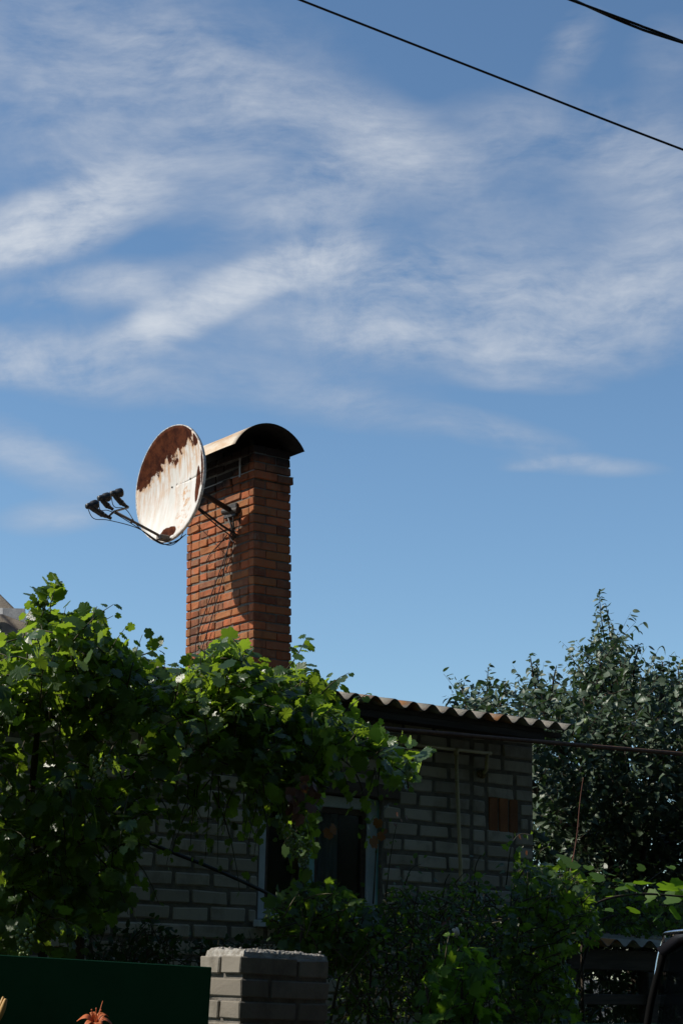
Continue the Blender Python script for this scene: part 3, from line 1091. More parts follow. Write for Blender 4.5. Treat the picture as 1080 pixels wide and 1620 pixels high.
# ------------------------------------------------------------------ brick gate post
PXa, PYa = 3.827, 5.406
PT = rot_about((0, 1, 0), math.radians(1.5), (4.03, 5.5, 1.6))
post = empty('gate_post', (4.03, 5.53, 0), 'square gate post of pale grey bricks with a crumbling cement top beside the green gate', 'gate post')
pb = MB()
rr = random.Random(21)
zt = 1.640
k = 0
pw, pd = .405, .262
while zt > 0:
    zc = zt - .0335
    if k % 2 == 0:
        items = [(0, .258, 0, .124), (0, .258, .138, pd), (.272, pw, 0, pd)]
    else:
        items = [(0, .122, 0, pd), (.138, pw, 0, .124), (.138, pw, .138, pd)]
    ox = rr.uniform(-.004, .004) - (.006 if k == 0 else 0)
    for (a, c, d, e) in items:
        pb.brick((PXa + (a + c) / 2 + ox, PYa + (d + e) / 2 + rr.uniform(-.002, .002), zc + rr.uniform(-.002, .002)), ((c - a) / 2, (e - d) / 2, .0325 - rr.uniform(0, .003)), .004, .0016, rnd=rr)
    zt -= .0785
    k += 1
pb.cur = 1
pb.box(PXa + .010, PXa + pw - .010, PYa + .009, PYa + pd - .009, 0, 1.642)
for i, v in enumerate(pb.v):
    pb.v[i] = tuple(PT @ Vector(v))
pb.build('brick_body', [M['post_brick'], M['mortar']], post)
cp = MB()
nx_, ny_ = 44, 30
P = []
for i in range(nx_ + 1):
    row = []
    for j in range(ny_ + 1):
        u, w = i / nx_, j / ny_
        x, y = PXa + .004 + (pw - .006) * u, PYa + .004 + (pd - .008) * w
        ed = min(u * pw, (1 - u) * pw, w * pd, (1 - w) * pd)
        h = .026 * min(1, (ed / .022)) ** .6
        h *= .85 + .3 * noise.noise(Vector((x * 9, y * 9, 0)))
        h += (.005 * noise.noise(Vector((x * 70, y * 70, 3))) + .003 * noise.noise(Vector((x * 160, y * 160, 5)))) * (ed > .002)
        row.append(PT @ Vector((x, y, 1.642 + max(h, -.002) if ed > .001 else 1.628)))
    P.append(row)
cp.grid(P)
for i in range(40):
    x, y = PXa + rr.uniform(.02, pw - .02), PYa + rr.uniform(.01, pd - .02)
    r_ = rr.uniform(.003, .007)
    cp.ball(tuple(PT @ Vector((x, y, 1.665 + rr.uniform(-.004, .004)))), r_, 6, 4, (1, 1, .7))
cp.build('cement_cap', M['rough_cement'], post)

# ------------------------------------------------------------------ green gate and fence
GT = rot_about((0, 1, 0), math.radians(1.7), (3.55, 5.2, 1.602))
gate = empty('metal_gate', (2.4, 5.2, 0), 'dark green sheet metal gate leaf in front of the pale brick post', 'gate')
b = MB()
b.brick((2.352, 5.2, .93), (1.2, .004, .672), .002, .0)
b.v = [tuple(GT @ Vector(v)) for v in b.v]
b.build('sheet_panel', M['green_paint'], gate)
b = MB()
for (a, c, d, e) in ((1.154, 1.194, .27, 1.598), (3.508, 3.548, .27, 1.598), (1.194, 3.508, 1.558, 1.598), (1.194, 3.508, .27, .31), (1.194, 3.508, .9, .94)):
    b.box(a, c, 5.206, 5.246, d, e)
b.v = [tuple(GT @ Vector(v)) for v in b.v]
b.build('frame', M['green_paint'], gate)
for z_ in (.5, 1.3):
    b = MB()
    b.tube([tuple(GT @ Vector((1.14, 5.222, z_ - .05))), tuple(GT @ Vector((1.14, 5.222, z_ + .05)))], .014, 10)
    b.build('hinge', M['green_paint'], gate, smooth=True)
fence = empty('metal_fence', (6.0, 5.5, 0), 'low dark green metal fence under the shrubs right of the brick post', 'fence')
b = MB()
b.brick((6.55, 5.5, .80), (2.29, .004, .60), .002, 0)
b.build('sheet_panel', M['green_paint'], fence)
b = MB()
b.box(4.27, 8.84, 5.506, 5.536, 1.36, 1.40)
b.box(4.27, 8.84, 5.506, 5.536, .3, .34)
b.build('rail', M['green_paint'], fence)
for x_ in (4.30, 5.80, 7.30, 8.80):
    b = MB()
    b.box(x_ - .02, x_ + .02, 5.537, 5.577, 0, 1.40)
    b.build('post', M['green_paint'], fence)

# ------------------------------------------------------------------ neighbour's house, its roof just enters on the left
nb = empty('neighbour_house', tuple(at_d(-300, 1600, 17) * (1, 1, 0)), 'neighbouring house with a weathered corrugated roof rising at the left edge', 'house')
e0, e1 = at_d(-70, 874, 16.5), at_d(120, 1062, 15.6)         # the visible verge
dv = (e1 - e0) / np.linalg.norm(e1 - e0)
wv_ = np.array((-.86, .50, 0.0))
wv_ = wv_ - dv * (wv_ @ dv) * .0
nn = np.cross(dv, wv_)
nn /= np.linalg.norm(nn)
if nn[2] < 0:
    nn = -nn
Ln = np.linalg.norm(e1 - e0)
b = MB()
P = []
for i in range(0, 200):
    s_ = i * .02
    P.append([e0 + dv * (Ln * t * 1.3 - .15) + wv_ * s_ + nn * .030 * math.sin(2 * math.pi * s_ / .2 + 1.2) for t in np.linspace(0, 1, 7)])
b.grid(P)
o = solidify(b.build('roof', surface('grey_brown_slate', (.14, .115, .09), (.27, .235, .19), 5, .9, bump=.5), nb, smooth=True), .008, 0)
b = MB()
q0, q1 = at_d(-60, 968, 15.9) + nn * .05, at_d(40, 972, 15.85) + nn * .05
f0 = [at_d(-30, 974, 15.95), at_d(12, 958, 15.9), at_d(36, 964, 15.85), at_d(32, 982, 15.8), at_d(4, 976, 15.9)]
P = [[at_d(-40, 964, 15.95), at_d(5, 962, 15.85), at_d(40, 963, 15.75)], [at_d(-40, 972, 15.9), at_d(5, 972, 15.8), at_d(42, 986, 15.7)]]
b.grid(P)
solidify(b.build('flashing', M['flashing'], nb), .006)
b = MB()
c0, c1 = e0 + dv * .2 - nn * .12, e1 - nn * .12
wl = [c0 + wv_ * .15, c1 + wv_ * .15, c1 + wv_ * 3.8, c0 + wv_ * 3.8]
vs = [tuple(p) for p in wl] + [(p[0], p[1], 0) for p in wl]
b.add(vs, [(0, 1, 2, 3), (0, 4, 5, 1), (1, 5, 6, 2), (2, 6, 7, 3), (3, 7, 4, 0)])
b.build('wall', M['plaster'], nb)

# ------------------------------------------------------------------ low shelter with a corrugated roof on the right
SY = 8.0
sh = empty('wooden_shelter', (9.4, SY + .8, 0), 'low open wooden shelter with dark posts and a corrugated roof under the creepers', 'shelter')
sx0, sx1 = at_y(905, 1500, SY)[0], 11.6
zt = at_y(1028, 1489, SY)[2] - .024
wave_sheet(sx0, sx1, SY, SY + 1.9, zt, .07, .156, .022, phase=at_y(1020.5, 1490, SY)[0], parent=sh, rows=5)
b = MB()
b.brick(((sx0 + sx1) / 2, SY + .09, zt - .10), ((sx1 - sx0) / 2 - .02, .04, .065), .006, .002)
b.build('beam', M['old_wood'], sh)
b = MB()
zr = at_y(980, 1581, SY + .09)[2]
b.brick(((sx0 + sx1) / 2, SY + .09, zr), ((sx1 - sx0) / 2 - .04, .025, .032), .005, .002)
b.build('rail', M['old_wood'], sh)
for x_, y_ in ((at_y(1024, 1560, SY + .09)[0], SY + .09), (sx0 + .05, SY + .09), (11.0, SY + .09), (sx0 + .05, SY + 1.75), (at_y(1024, 1560, SY + .09)[0], SY + 1.75), (11.0, SY + 1.75)):
    b = MB()
    b.brick((x_, y_ + .001, (zt - .17) / 2 + (.1 if y_ > SY + 1 else 0)), (.046, .046, (zt - .17) / 2 + (.06 if y_ > SY + 1 else 0)), .006, .002)
    b.build('post', M['old_wood'], sh)

# ------------------------------------------------------------------ plants
def outline_leaf(half, curl=.22, fold=.12, ruffle=.05):
    """half: (degrees from the tip, radius) down one side; returns a leaf blade as vertices and faces"""
    o_ = [(a, r) for a, r in half]
    full = o_ + [(-a, r) for a, r in reversed(o_) if 0 < a < 180]
    vs = [(0, 0, 0)]
    for i, (a, r) in enumerate(full):
        x, y = r * math.cos(math.radians(a)), r * math.sin(math.radians(a))
        vs.append((x, y, -curl * (x * x + y * y) + fold * abs(y) + ruffle * math.sin(i * 2.1) * r))
    n = len(full)
    return np.array(vs), [(0, 1 + i, 1 + (i + 1) % n) for i in range(n)]


GRAPE = outline_leaf([(0, 1.0), (9, .86), (14, .90), (24, .80), (31, .72), (38, .80), (48, .93), (54, .83), (64, .86), (74, .74), (84, .70), (94, .78), (106, .80),
                      (116, .64), (130, .66), (144, .54), (158, .52), (172, .28)])
CURRANT = outline_leaf([(0, 1.0), (14, .78), (26, .55), (40, .72), (52, .80), (66, .60), (88, .50), (120, .46), (150, .36), (172, .18)], .3, .2)
PUMPKIN = outline_leaf([(0, .95), (15, .88), (24, .84), (34, .86), (50, .92), (62, .84), (78, .85), (95, .9), (112, .82), (130, .84), (150, .72), (168, .42)], .12, .22, .03)


def oval(w=.30, curl=.3, fold=.25, L=1.0):
    vs, fs = [(0, 0, 0)], []
    st_ = [.18, .4, .65, .85]
    for t in st_:
        hw = w * math.sin(math.pi * t ** .85) ** .8
        z_ = -curl * t * t
        vs += [(t, hw, z_ + fold * hw), (t, 0, z_), (t, -hw, z_ + fold * hw)]
    vs.append((1, 0, -curl))
    fs += [(0, 2, 1), (0, 3, 2)]
    for i in range(len(st_) - 1):
        a, b = 1 + 3 * i, 4 + 3 * i
        fs += [(a, a + 1, b + 1, b), (a + 1, a + 2, b + 2, b + 1)]
    a = 1 + 3 * (len(st_) - 1)
    fs += [(a, a + 1, a + 3), (a + 1, a + 2, a + 3)]
    return np.array(vs), fs


OVAL = oval(.31)
WIDE = oval(.34, .2, .2)


def unit(v):
    v = np.asarray(v, float)
    return v / (np.linalg.norm(v) + 1e-9)


def to_px(p):
    v = np.asarray(p) - CAM
    z = v @ fw
    return PCX + PXF * (v @ rt) / z, PCY - PXF * (v @ up) / z


def inside(poly, x, y):
    c, n, j = False, len(poly), len(poly) - 1
    for i in range(n):
        xi, yi = poly[i]
        xj, yj = poly[j]
        if (yi > y) != (yj > y) and x < (xj - xi) * (y - yi) / (yj - yi + 1e-9) + xi:
            c = not c
        j = i
    return c


class Foliage:
    def __init__(s):
        s.leaves = []
        s.stem = MB()

    def leaf(s, p, tip, nrm, size):
        s.leaves.append((np.asarray(p, float), unit(tip), np.asarray(nrm, float), size))

    def mesh(s, name, template, mat, parent=None, stem_mat=None):
        V, F = template
        N = len(s.leaves)
        P_ = np.array([l[0] for l in s.leaves])
        T = np.array([l[1] for l in s.leaves])
        Nn = np.array([l[2] for l in s.leaves])
        Sz = np.array([l[3] for l in s.leaves])
        Nn = Nn - T * (Nn * T).sum(1)[:, None]
        Nn /= np.linalg.norm(Nn, axis=1)[:, None] + 1e-9
        B = np.cross(Nn, T)
        zs = rng.uniform(-.6, 2.6, N)
        tw = rng.uniform(.75, 1.1, N)
        co = (P_[:, None] + Sz[:, None, None] * (V[None, :, 0:1] * T[:, None] + tw[:, None, None] * V[None, :, 1:2] * B[:, None] + zs[:, None, None] * V[None, :, 2:3] * Nn[:, None]))
        me = bpy.data.meshes.new(name)
        nv = len(V)
        SV, SF = np.array(s.stem.v).reshape(-1, 3), s.stem.f
        loops = np.concatenate([np.array(f) for f in F])
        cnt = np.array([len(f) for f in F])
        allv = (loops[None] + (np.arange(N) * nv)[:, None]).ravel()
        tot_ = np.tile(cnt, N)
        st_ = np.concatenate([[0], np.cumsum(tot_)[:-1]])
        if SF:
            allv = np.concatenate([allv, np.concatenate([np.array(f_) for f_ in SF]) + N * nv])
            sc_ = np.array([len(f_) for f_ in SF])
            st_ = np.concatenate([st_, tot_.sum() + np.concatenate([[0], np.cumsum(sc_)[:-1]])])
            nl = len(tot_)
            tot_ = np.concatenate([tot_, sc_])
        me.vertices.add(N * nv + len(SV))
        me.vertices.foreach_set('co', np.concatenate([co.reshape(-1, 3), SV]).ravel())
        me.loops.add(len(allv))
        me.loops.foreach_set('vertex_index', allv.astype(np.int32))
        me.polygons.add(len(tot_))
        me.polygons.foreach_set('loop_start', st_.astype(np.int32))
        if SF:
            mi_ = np.zeros(len(tot_), dtype=np.int32)
            mi_[nl:] = 1
            me.polygons.foreach_set('material_index', mi_)
        me.update(calc_edges=True)
        me.validate()
        return link(name, me, [mat, stem_mat or M['vine_stem']], parent, smooth=True)


def shoot(fol, path, n, s0, s1, pet=.05, poly=None, outward=(0, -.4, .3), rand=.7, stem_r=.004, hang=.5, stem=True, sun=.5, grow=4):
    """leaves set alternately along a stem; sizes run from s0 at the foot to s1 at the tip"""
    path = [np.asarray(p, float) for p in path]
    seg = np.array([np.linalg.norm(path[i + 1] - path[i]) for i in range(len(path) - 1)])
    cum = np.concatenate([[0], np.cumsum(seg)])
    put = 0
    for k in range(n):
        t = (k + .5 + rng.uniform(-.3, .3)) / n
        L = t * cum[-1]
        i = min(max(int(np.searchsorted(cum, L)) - 1, 0), len(seg) - 1)
        f = (L - cum[i]) / (seg[i] + 1e-9)
        p = path[i] * (1 - f) + path[i + 1] * f
        d = unit(path[i + 1] - path[i])
        side = unit(np.cross(d, rng.normal(size=3)))
        sz = (s0 + (s1 - s0) * t ** 1.3) * rng.uniform(.6, 1.3)
        q = p + side * pet * (.5 + rng.random()) * (sz / max(s0, s1)) + d * .01
        if poly is not None:
            x, y = to_px(q + np.array((0, 0, -hang * sz * .4)))
            if not inside(poly, x, y):
                if put:
                    break
                return
        last = (i, p)
        tip = unit(side * .7 + d * .5 + np.array((0, 0, -hang)) + rng.normal(size=3) * .25)
        nrm = unit(np.array((0, 0, .55)) + np.array(outward) - np.array(ldir) * sun + side * .2 + rng.normal(size=3) * rand)
        fol.leaf(q, tip, nrm, sz)
        put += 1
    if stem and put:
        path = path[:last[0] + 1] + [last[1]]
        if len(path) < 2 or np.linalg.norm(path[-1] - path[0]) < .02:
            return
        N = len(path)
        fol.stem.tube(path, [stem_r * (1 - .7 * i / (N - 1)) for i in range(N)], grow)


def mass(fol, poly, n, Y0, Y1, s0, s1, L=(.15, .4), leaves=6, clip=True, dirs=(0, 0, 1), spread=.8, droop=.5, clump=2.2, thr=-.15, pet=.05, stem=True, by_d=False, seed=0, **kw):
    """many short shoots spread through a volume with ragged gaps"""
    xs, ys = [p[0] for p in poly], [p[1] for p in poly]
    done, tries = 0, 0
    while done < n and tries < n * 30:
        tries += 1
        x, y = rng.uniform(min(xs), max(xs)), rng.uniform(min(ys), max(ys))
        if not inside(poly, x, y):
            continue
        Y = Y0 + (Y1 - Y0) * rng.random()
        p = at_d(x, y, Y) if by_d else at_y(x, y, Y)
        if noise.noise(Vector(tuple(p * clump)) + Vector((seed, 0, 0))) < thr:
            continue
        d = unit(np.array(dirs) + rng.normal(size=3) * spread)
        l = rng.uniform(*L)
        path = [p]
        for k in range(4):
            d = unit(d + np.array((0, 0, -droop * .3)))
            path.append(path[-1] + d * l / 4)
        shoot(fol, path, leaves, s0, s1, pet, poly=poly if clip else None, stem=stem, **kw)
        done += 1


def plant(name, label, cat, fol_parts, loc, trunk=None, stem_mat=None, group=None, stem_name='stem'):
    """fol_parts: (part name, Foliage, template, material)"""
    t = empty(name, loc, label, cat, group)
    for (pn, f, tpl, mt) in fol_parts:
        if f.leaves:
            f.mesh(pn, tpl, mt, t, stem_mat)
    if trunk:
        for path, r in trunk:
            b_ = MB()
            P_ = bez(path, 6)
            b_.tube(P_, [r * (1.15 - .5 * i / len(P_)) * (1 + .12 * math.sin(i * 1.7)) for i in range(len(P_))], 10)
            b_.build('trunk', M['bark'], t, smooth=True)
    return t


def px_path(pts, Y, wob=0.0):
    return bez([at_y(x, y, Y + rng.uniform(-wob, wob)) for x, y in pts], 5)


# ---- the big grape vine at the left
left_poly = [(-330, 1060), (-80, 1036), (0, 1018), (36, 1000), (70, 985), (108, 972), (140, 972), (166, 990), (172, 1020), (205, 1030), (228, 1045), (250, 1066), (292, 1060), (322, 1030), (352, 1018),
             (392, 1070), (390, 1160), (360, 1200), (320, 1225), (290, 1240), (258, 1275), (228, 1310), (210, 1370), (190, 1440), (165, 1470), (130, 1480), (100, 1520), (-330, 1520)]
vine = Foliage()
mass(vine, [(-330, 1060), (-80, 1036), (0, 1018), (36, 1000), (70, 985), (108, 972), (140, 972), (166, 990), (172, 1020), (205, 1030), (228, 1045), (250, 1066), (292, 1060), (322, 1030), (352, 1018),
            (392, 1070), (390, 1120), (200, 1150), (-330, 1150)], 500, 6.5, 8.0, .058, .034, (.15, .35), 7, thr=-.18, clump=2.6, rand=.75)
mass(vine, left_poly, 620, 6.4, 8.0, .056, .034, (.15, .4), 7, droop=1.0, dirs=(0, -.3, .1), thr=-.06, clump=2.4, rand=.7, seed=9)
for pts, n, a, c in ([[(48, 1060), (56, 1010), (70, 965), (82, 935), (93, 914)], 40, .068, .034], [[(30, 1050), (38, 1005), (52, 962), (62, 940)], 9, .055, .03],
                     [[(80, 1040), (82, 1000), (80, 960), (90, 924)], 10, .05, .028],
                     [[(170, 1060), (205, 1042), (232, 1034), (258, 1020)], 14, .05, .024], [[(150, 1040), (150, 1000), (140, 978)], 9, .075, .05], [[(100, 1030), (112, 1000), (118, 976)], 9, .075, .05],
                     [[(180, 1080), (190, 1040), (192, 1026)], 8, .06, .035]):
    shoot(vine, px_path(pts, 7.1, .1), int(n * 1.3), a * .92, c, .04, rand=.8, stem_r=.006, hang=.25)
mass(vine, [(-300, 1090), (0, 1080), (50, 1045), (80, 1020), (110, 1010), (140, 1010), (162, 1035), (200, 1075), (250, 1095), (300, 1095), (330, 1075), (330, 1120), (-300, 1120)], 120, 6.6, 7.6, .052, .025,
     (.14, .30), 7, clip=False, dirs=(0, 0, 1.1), spread=.7, droop=.5, thr=-.6, rand=.8, seed=19)
mass(vine, [(-100, 1200), (120, 1200), (250, 1200), (300, 1240), (200, 1330), (180, 1430), (-100, 1430)], 60, 6.6, 7.0, .05, .025, (.15, .35), 7, clip=False, dirs=(.2, -.5, -.1), spread=.6, droop=1.2, thr=-.6, seed=29)
tr1 = [at_y(128, 1650, 7.5) * (1, 1, 0), at_y(126, 1480, 7.5), at_y(130, 1330, 7.55), at_y(126, 1240, 7.5), at_y(140, 1150, 7.45), at_y(120, 1050, 7.4)]
tr2 = [at_y(60, 1650, 7.8) * (1, 1, 0), at_y(70, 1450, 7.8), at_y(50, 1300, 7.7), at_y(60, 1150, 7.6)]
tr3 = [at_y(130, 1330, 7.55), at_y(200, 1240, 7.6), at_y(280, 1170, 7.6), at_y(340, 1130, 7.5)]
plant('grape_vine', 'tall dark grape vine filling the left side above the green gate', 'vine', [('foliage', vine, GRAPE, M['vine_leaf'])], tuple(tr1[0]), [(tr1, .026), (tr2, .022), (tr3, .016)])

# ---- the second vine hangs over the eave and the window
mid_poly = [(300, 1062), (335, 1022), (366, 1010), (392, 1020), (405, 1050), (430, 1072), (452, 1064), (485, 1060), (512, 1085), (540, 1112), (552, 1140), (592, 1165), (640, 1188), (690, 1190),
            (684, 1206), (652, 1220), (655, 1250), (622, 1252), (600, 1226), (560, 1212), (540, 1240), (515, 1250), (500, 1285), (478, 1300), (462, 1310), (446, 1290), (430, 1260), (400, 1250),
            (380, 1225), (350, 1235), (325, 1215), (300, 1150)]
v2 = Foliage()
mass(v2, mid_poly, 380, 6.4, 7.6, .056, .034, (.12, .32), 7, thr=-.22, clump=2.6, rand=.75, seed=4)
mass(v2, [(420, 1240), (520, 1240), (500, 1300), (495, 1380), (480, 1440), (470, 1500), (445, 1500), (455, 1400), (450, 1320)], 46, 7.6, 8.2, .06, .035, (.15, .35), 5, droop=1.4, dirs=(0, -.2, -.4), thr=-.3, seed=14)
for pts, n, a, c in ([[(428, 1110), (446, 1070), (468, 1040), (486, 1008)], 18, .062, .028], [[(340, 1075), (352, 1040), (366, 1016)], 11, .062, .035], [[(380, 1080), (384, 1050), (392, 1028)], 9, .055, .032],
                     [[(500, 1120), (512, 1088), (520, 1072)], 9, .06, .034], [[(560, 1160), (620, 1180), (660, 1188), (688, 1188)], 14, .05, .026], [[(570, 1180), (610, 1205), (632, 1225), (646, 1252)], 12, .06, .03],
                     [[(470, 1110), (480, 1070), (500, 1062)], 9, .06, .035], [[(540, 1200), (560, 1220), (575, 1260), (580, 1330)], 9, .04, .022], [[(600, 1215), (598, 1250), (604, 1310)], 5, .03, .018]):
    shoot(v2, px_path(pts, 7.0, .1), int(n * 1.3), a * .92, c, .04, rand=.8, stem_r=.006, hang=.25)
mass(v2, [(330, 1090), (350, 1065), (380, 1055), (410, 1090), (470, 1100), (510, 1120), (545, 1150), (600, 1190), (560, 1190), (400, 1150), (330, 1120)], 80, 6.6, 7.4, .050, .024,
     (.12, .26), 7, clip=False, dirs=(.1, 0, .9), spread=.8, droop=.7, thr=-.6, rand=.8, seed=39)
mass(v2, [(290, 1210), (420, 1230), (520, 1210), (600, 1190), (600, 1220), (420, 1260), (300, 1250)], 34, 6.6, 7.3, .042, .018, (.2, .5), 8, clip=False, dirs=(0, -.2, -.7), spread=.5, droop=1.4, thr=-.6, seed=49)
dead = Foliage()
for (x, y) in ((484, 1238), (494, 1246), (472, 1262), (460, 1270), (500, 1262), (476, 1290), (462, 1285), (488, 1283), (505, 1275), (455, 1256)):
    for k_ in range(2):
        p = at_y(x + rng.uniform(-8, 8), y + rng.uniform(-8, 8), 6.35)
        dead.leaf(p, (rng.normal(), rng.normal(), -1.5), (rng.normal(), -1, rng.normal()), rng.uniform(.024, .042))
orange = Foliage()
for (x, y) in ((526, 1310), (520, 1318), (480, 1243), (598, 1300), (604, 1322), (590, 1330)):
    p = at_y(x, y, 6.35)
    orange.leaf(p, (rng.normal(), 0, -.6), (0, -1, .4), rng.uniform(.03, .045))
tb1 = [at_y(455, 1660, 7.9) * (1, 1, 0), at_y(460, 1480, 7.9), at_y(468, 1360, 7.85), at_y(452, 1250, 7.7), at_y(430, 1150, 7.6), at_y(400, 1090, 7.5)]
tb2 = [at_y(452, 1250, 7.7), at_y(520, 1180, 7.6), at_y(590, 1180, 7.5)]
pv = plant('grape_vine', 'leafy grape vine climbing before the chimney and hanging over the window', 'vine',
           [('foliage', v2, GRAPE, M['vine_leaf']), ('withered_leaves', dead, GRAPE, M['withered_leaf']), ('orange_leaves', orange, GRAPE, M['rust_leaf'])], tuple(tb1[0]), [(tb1, .022), (tb2, .014)])


def grapes(parent, px, py, Y, n=26, L=.15, r=.008):
    b_ = MB()
    c_ = at_y(px, py, Y)
    for i in range(n):
        t = i / n
        a = i * 2.4
        w = .034 * (1 - t) ** .7 + .004
        b_.ball(c_ + (w * math.cos(a), w * math.sin(a), -L * t), r * rng.uniform(.8, 1.15), 8, 6)
    b_.build('grape_cluster', M['grape'], parent, smooth=True)


for x, y in ((468, 1318), (457, 1300), (480, 1330)):
    grapes(pv, x, y, 6.4, 26, .11, .007)
grapes(bpy.data.objects['grape_vine'], 41, 1466, 6.3, 34, .14)
grapes(bpy.data.objects['grape_vine'], 160, 1195, 6.35, 28, .11)

# ---- currant bush under the window and the shrubs behind the low fence
def bush(name, label, poly, n, Y0, Y1, s0, s1, tpl, mat, cat='bush', base=None, seed=0, shoots=(), leaves=6, L=(.12, .3), thr=-.25, group=None, stem_mat=None, droop=.3, rand=.8, extra=()):
    f = Foliage()
    mass(f, poly, n, Y0, Y1, s0, s1, L, leaves, thr=thr, seed=seed, droop=droop, rand=rand, clump=3.0)
    for pts, k_, a, c in shoots:
        shoot(f, px_path(pts, (Y0 + Y1) / 2 - .1, .1), k_, a, c, .035, rand=.8, hang=.2, stem_r=.0045)
    xs = sorted(p[0] for p in poly)
    bx_ = base or (xs[0] + xs[-1]) / 2
    Yc = (Y0 + Y1) / 2
    foot = at_y(bx_, 1650, Yc) * (1, 1, 0)
    tr = []
    ys = sorted(p[1] for p in poly)
    for k_ in range(5):
        e = at_y(xs[0] + (xs[-1] - xs[0]) * (k_ + .5) / 5, ys[0] * .55 + ys[-1] * .45, Yc + rng.uniform(-.1, .1))
        tr.append(([foot + rng.normal(size=3) * (.06, .06, 0), foot * .5 + e * .5 + rng.normal(size=3) * .06 + (0, 0, .1), e], .008))
    return plant(name, label, cat, [('foliage', f, tpl, mat)] + list(extra), tuple(foot), tr, stem_mat, group)


bush('currant_bush', 'bright leaved currant bush growing below the window beside the pale brick post',
     [(420, 1440), (440, 1415), (470, 1400), (520, 1395), (560, 1420), (600, 1440), (610, 1480), (600, 1530), (540, 1545), (480, 1530), (430, 1500)],
     240, 5.95, 6.8, .047, .028, CURRANT, M['shrub_leaf'], seed=21, base=520)
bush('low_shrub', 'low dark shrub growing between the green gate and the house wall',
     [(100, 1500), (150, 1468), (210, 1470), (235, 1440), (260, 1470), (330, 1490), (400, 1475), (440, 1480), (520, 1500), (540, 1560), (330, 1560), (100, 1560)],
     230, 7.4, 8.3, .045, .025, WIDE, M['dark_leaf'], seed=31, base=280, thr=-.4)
rose_poly = [(585, 1460), (600, 1425), (640, 1398), (690, 1418), (720, 1395), (748, 1385), (775, 1400), (800, 1420), (812, 1450), (800, 1560), (760, 1640), (520, 1640), (528, 1560), (560, 1500)]
rose = bush('rose_bush', 'tangled rose bush with one faded bloom behind the low green fence', rose_poly, 720, 5.9, 7.3, .038, .020, WIDE, M['shrub_leaf'], seed=41, base=660, thr=-.35,
            shoots=(([(750, 1400), (752, 1370), (762, 1350)], 8, .035, .02), ([(640, 1400), (650, 1375), (668, 1366)], 8, .035, .02), ([(700, 1420), (704, 1395), (712, 1380)], 7, .03, .02),
                    ([(590, 1430), (596, 1330), (602, 1290), (620, 1268)], 12, .028, .018), ([(610, 1420), (618, 1350), (628, 1300)], 10, .028, .018)))
rf_ = Foliage()
for (x, y) in ((626, 1285), (632, 1296), (622, 1302), (640, 1290), (706, 1458), (712, 1450), (700, 1464), (820, 1320), (610, 1310), (832, 1345)):
    rf_.leaf(at_y(x, y, 5.95), (rng.normal(), .2, -.7), (rng.normal() * .4, -1, .5), rng.uniform(.022, .034))
rf_.mesh('red_leaves', WIDE, M['withered_leaf'], rose)
bl_ = MB()
c_ = at_y(718, 1475, 5.85)
for i in range(5):
    an = i * 2 * math.pi / 5
    P = []
    for a in range(5):
        row = []
        for b2 in range(5):
            u, w = a / 4, (b2 / 4 - .5)
            row.append(c_ + (.022 * u * math.cos(an) + .02 * w * math.sin(an) * math.sin(math.pi * min(u, .8)), -.012 * (1 - u * u) - .008, .022 * u * math.sin(an) - .02 * w * math.cos(an) * math.sin(math.pi * min(u, .8))))
        P.append(row)
    bl_.grid(P)
bl_.ball(tuple(c_ + (0, -.010, 0)), .010, 8, 6)
solidify(bl_.build('faded_bloom', M['faded'], rose, smooth=True), .002)
b = MB()
b.tube(bez([at_y(700, 1560, 5.95), at_y(708, 1520, 5.9), c_ + (0, .01, 0)], 6), .003, 6)
b.build('bloom_stem', M['vine_stem'], rose, smooth=True)
b = MB()
b.tube(bez([at_y(884, 1440, 6.9), at_y(896, 1400, 6.9), at_y(910, 1335, 6.9), at_y(917, 1265, 6.9), at_y(922, 1230, 6.9)], 6), [.0045 - .003 * i / 24 for i in range(25)], 6)

br_poly = [(790, 1640), (800, 1470), (806, 1400), (820, 1352), (845, 1375), (870, 1368), (900, 1380), (930, 1390), (950, 1470), (940, 1500), (900, 1520), (925, 1640)]
bram = bush('bramble', 'prickly bramble with a long bare red cane beside the house corner', br_poly, 560, 6.0, 7.3, .042, .024, CURRANT, M['shrub_leaf'], seed=51, base=850, thr=-.3,
            shoots=(([(800, 1400), (808, 1340), (822, 1320), (845, 1322)], 12, .04, .022), ([(838, 1420), (846, 1370), (856, 1345), (876, 1338)], 9, .035, .02), ([(830, 1440), (850, 1395), (880, 1392)], 8, .045, .035)),
            stem_mat=M['vine_stem'])
b.build('bare_cane', M['red_stem'], bram, smooth=True)

bush('hazel_shrub', 'shrub with larger yellow green leaves at the middle of the low green fence',
     [(690, 1520), (720, 1490), (750, 1500), (790, 1540), (800, 1590), (790, 1650), (660, 1650), (665, 1570)], 70, 5.65, 6.0, .058, .034, CURRANT, M['pumpkin_leaf'], seed=91, base=730, L=(.12, .3), thr=-.4,
     shoots=(([(700, 1560), (706, 1500), (712, 1470)], 6, .04, .025),))
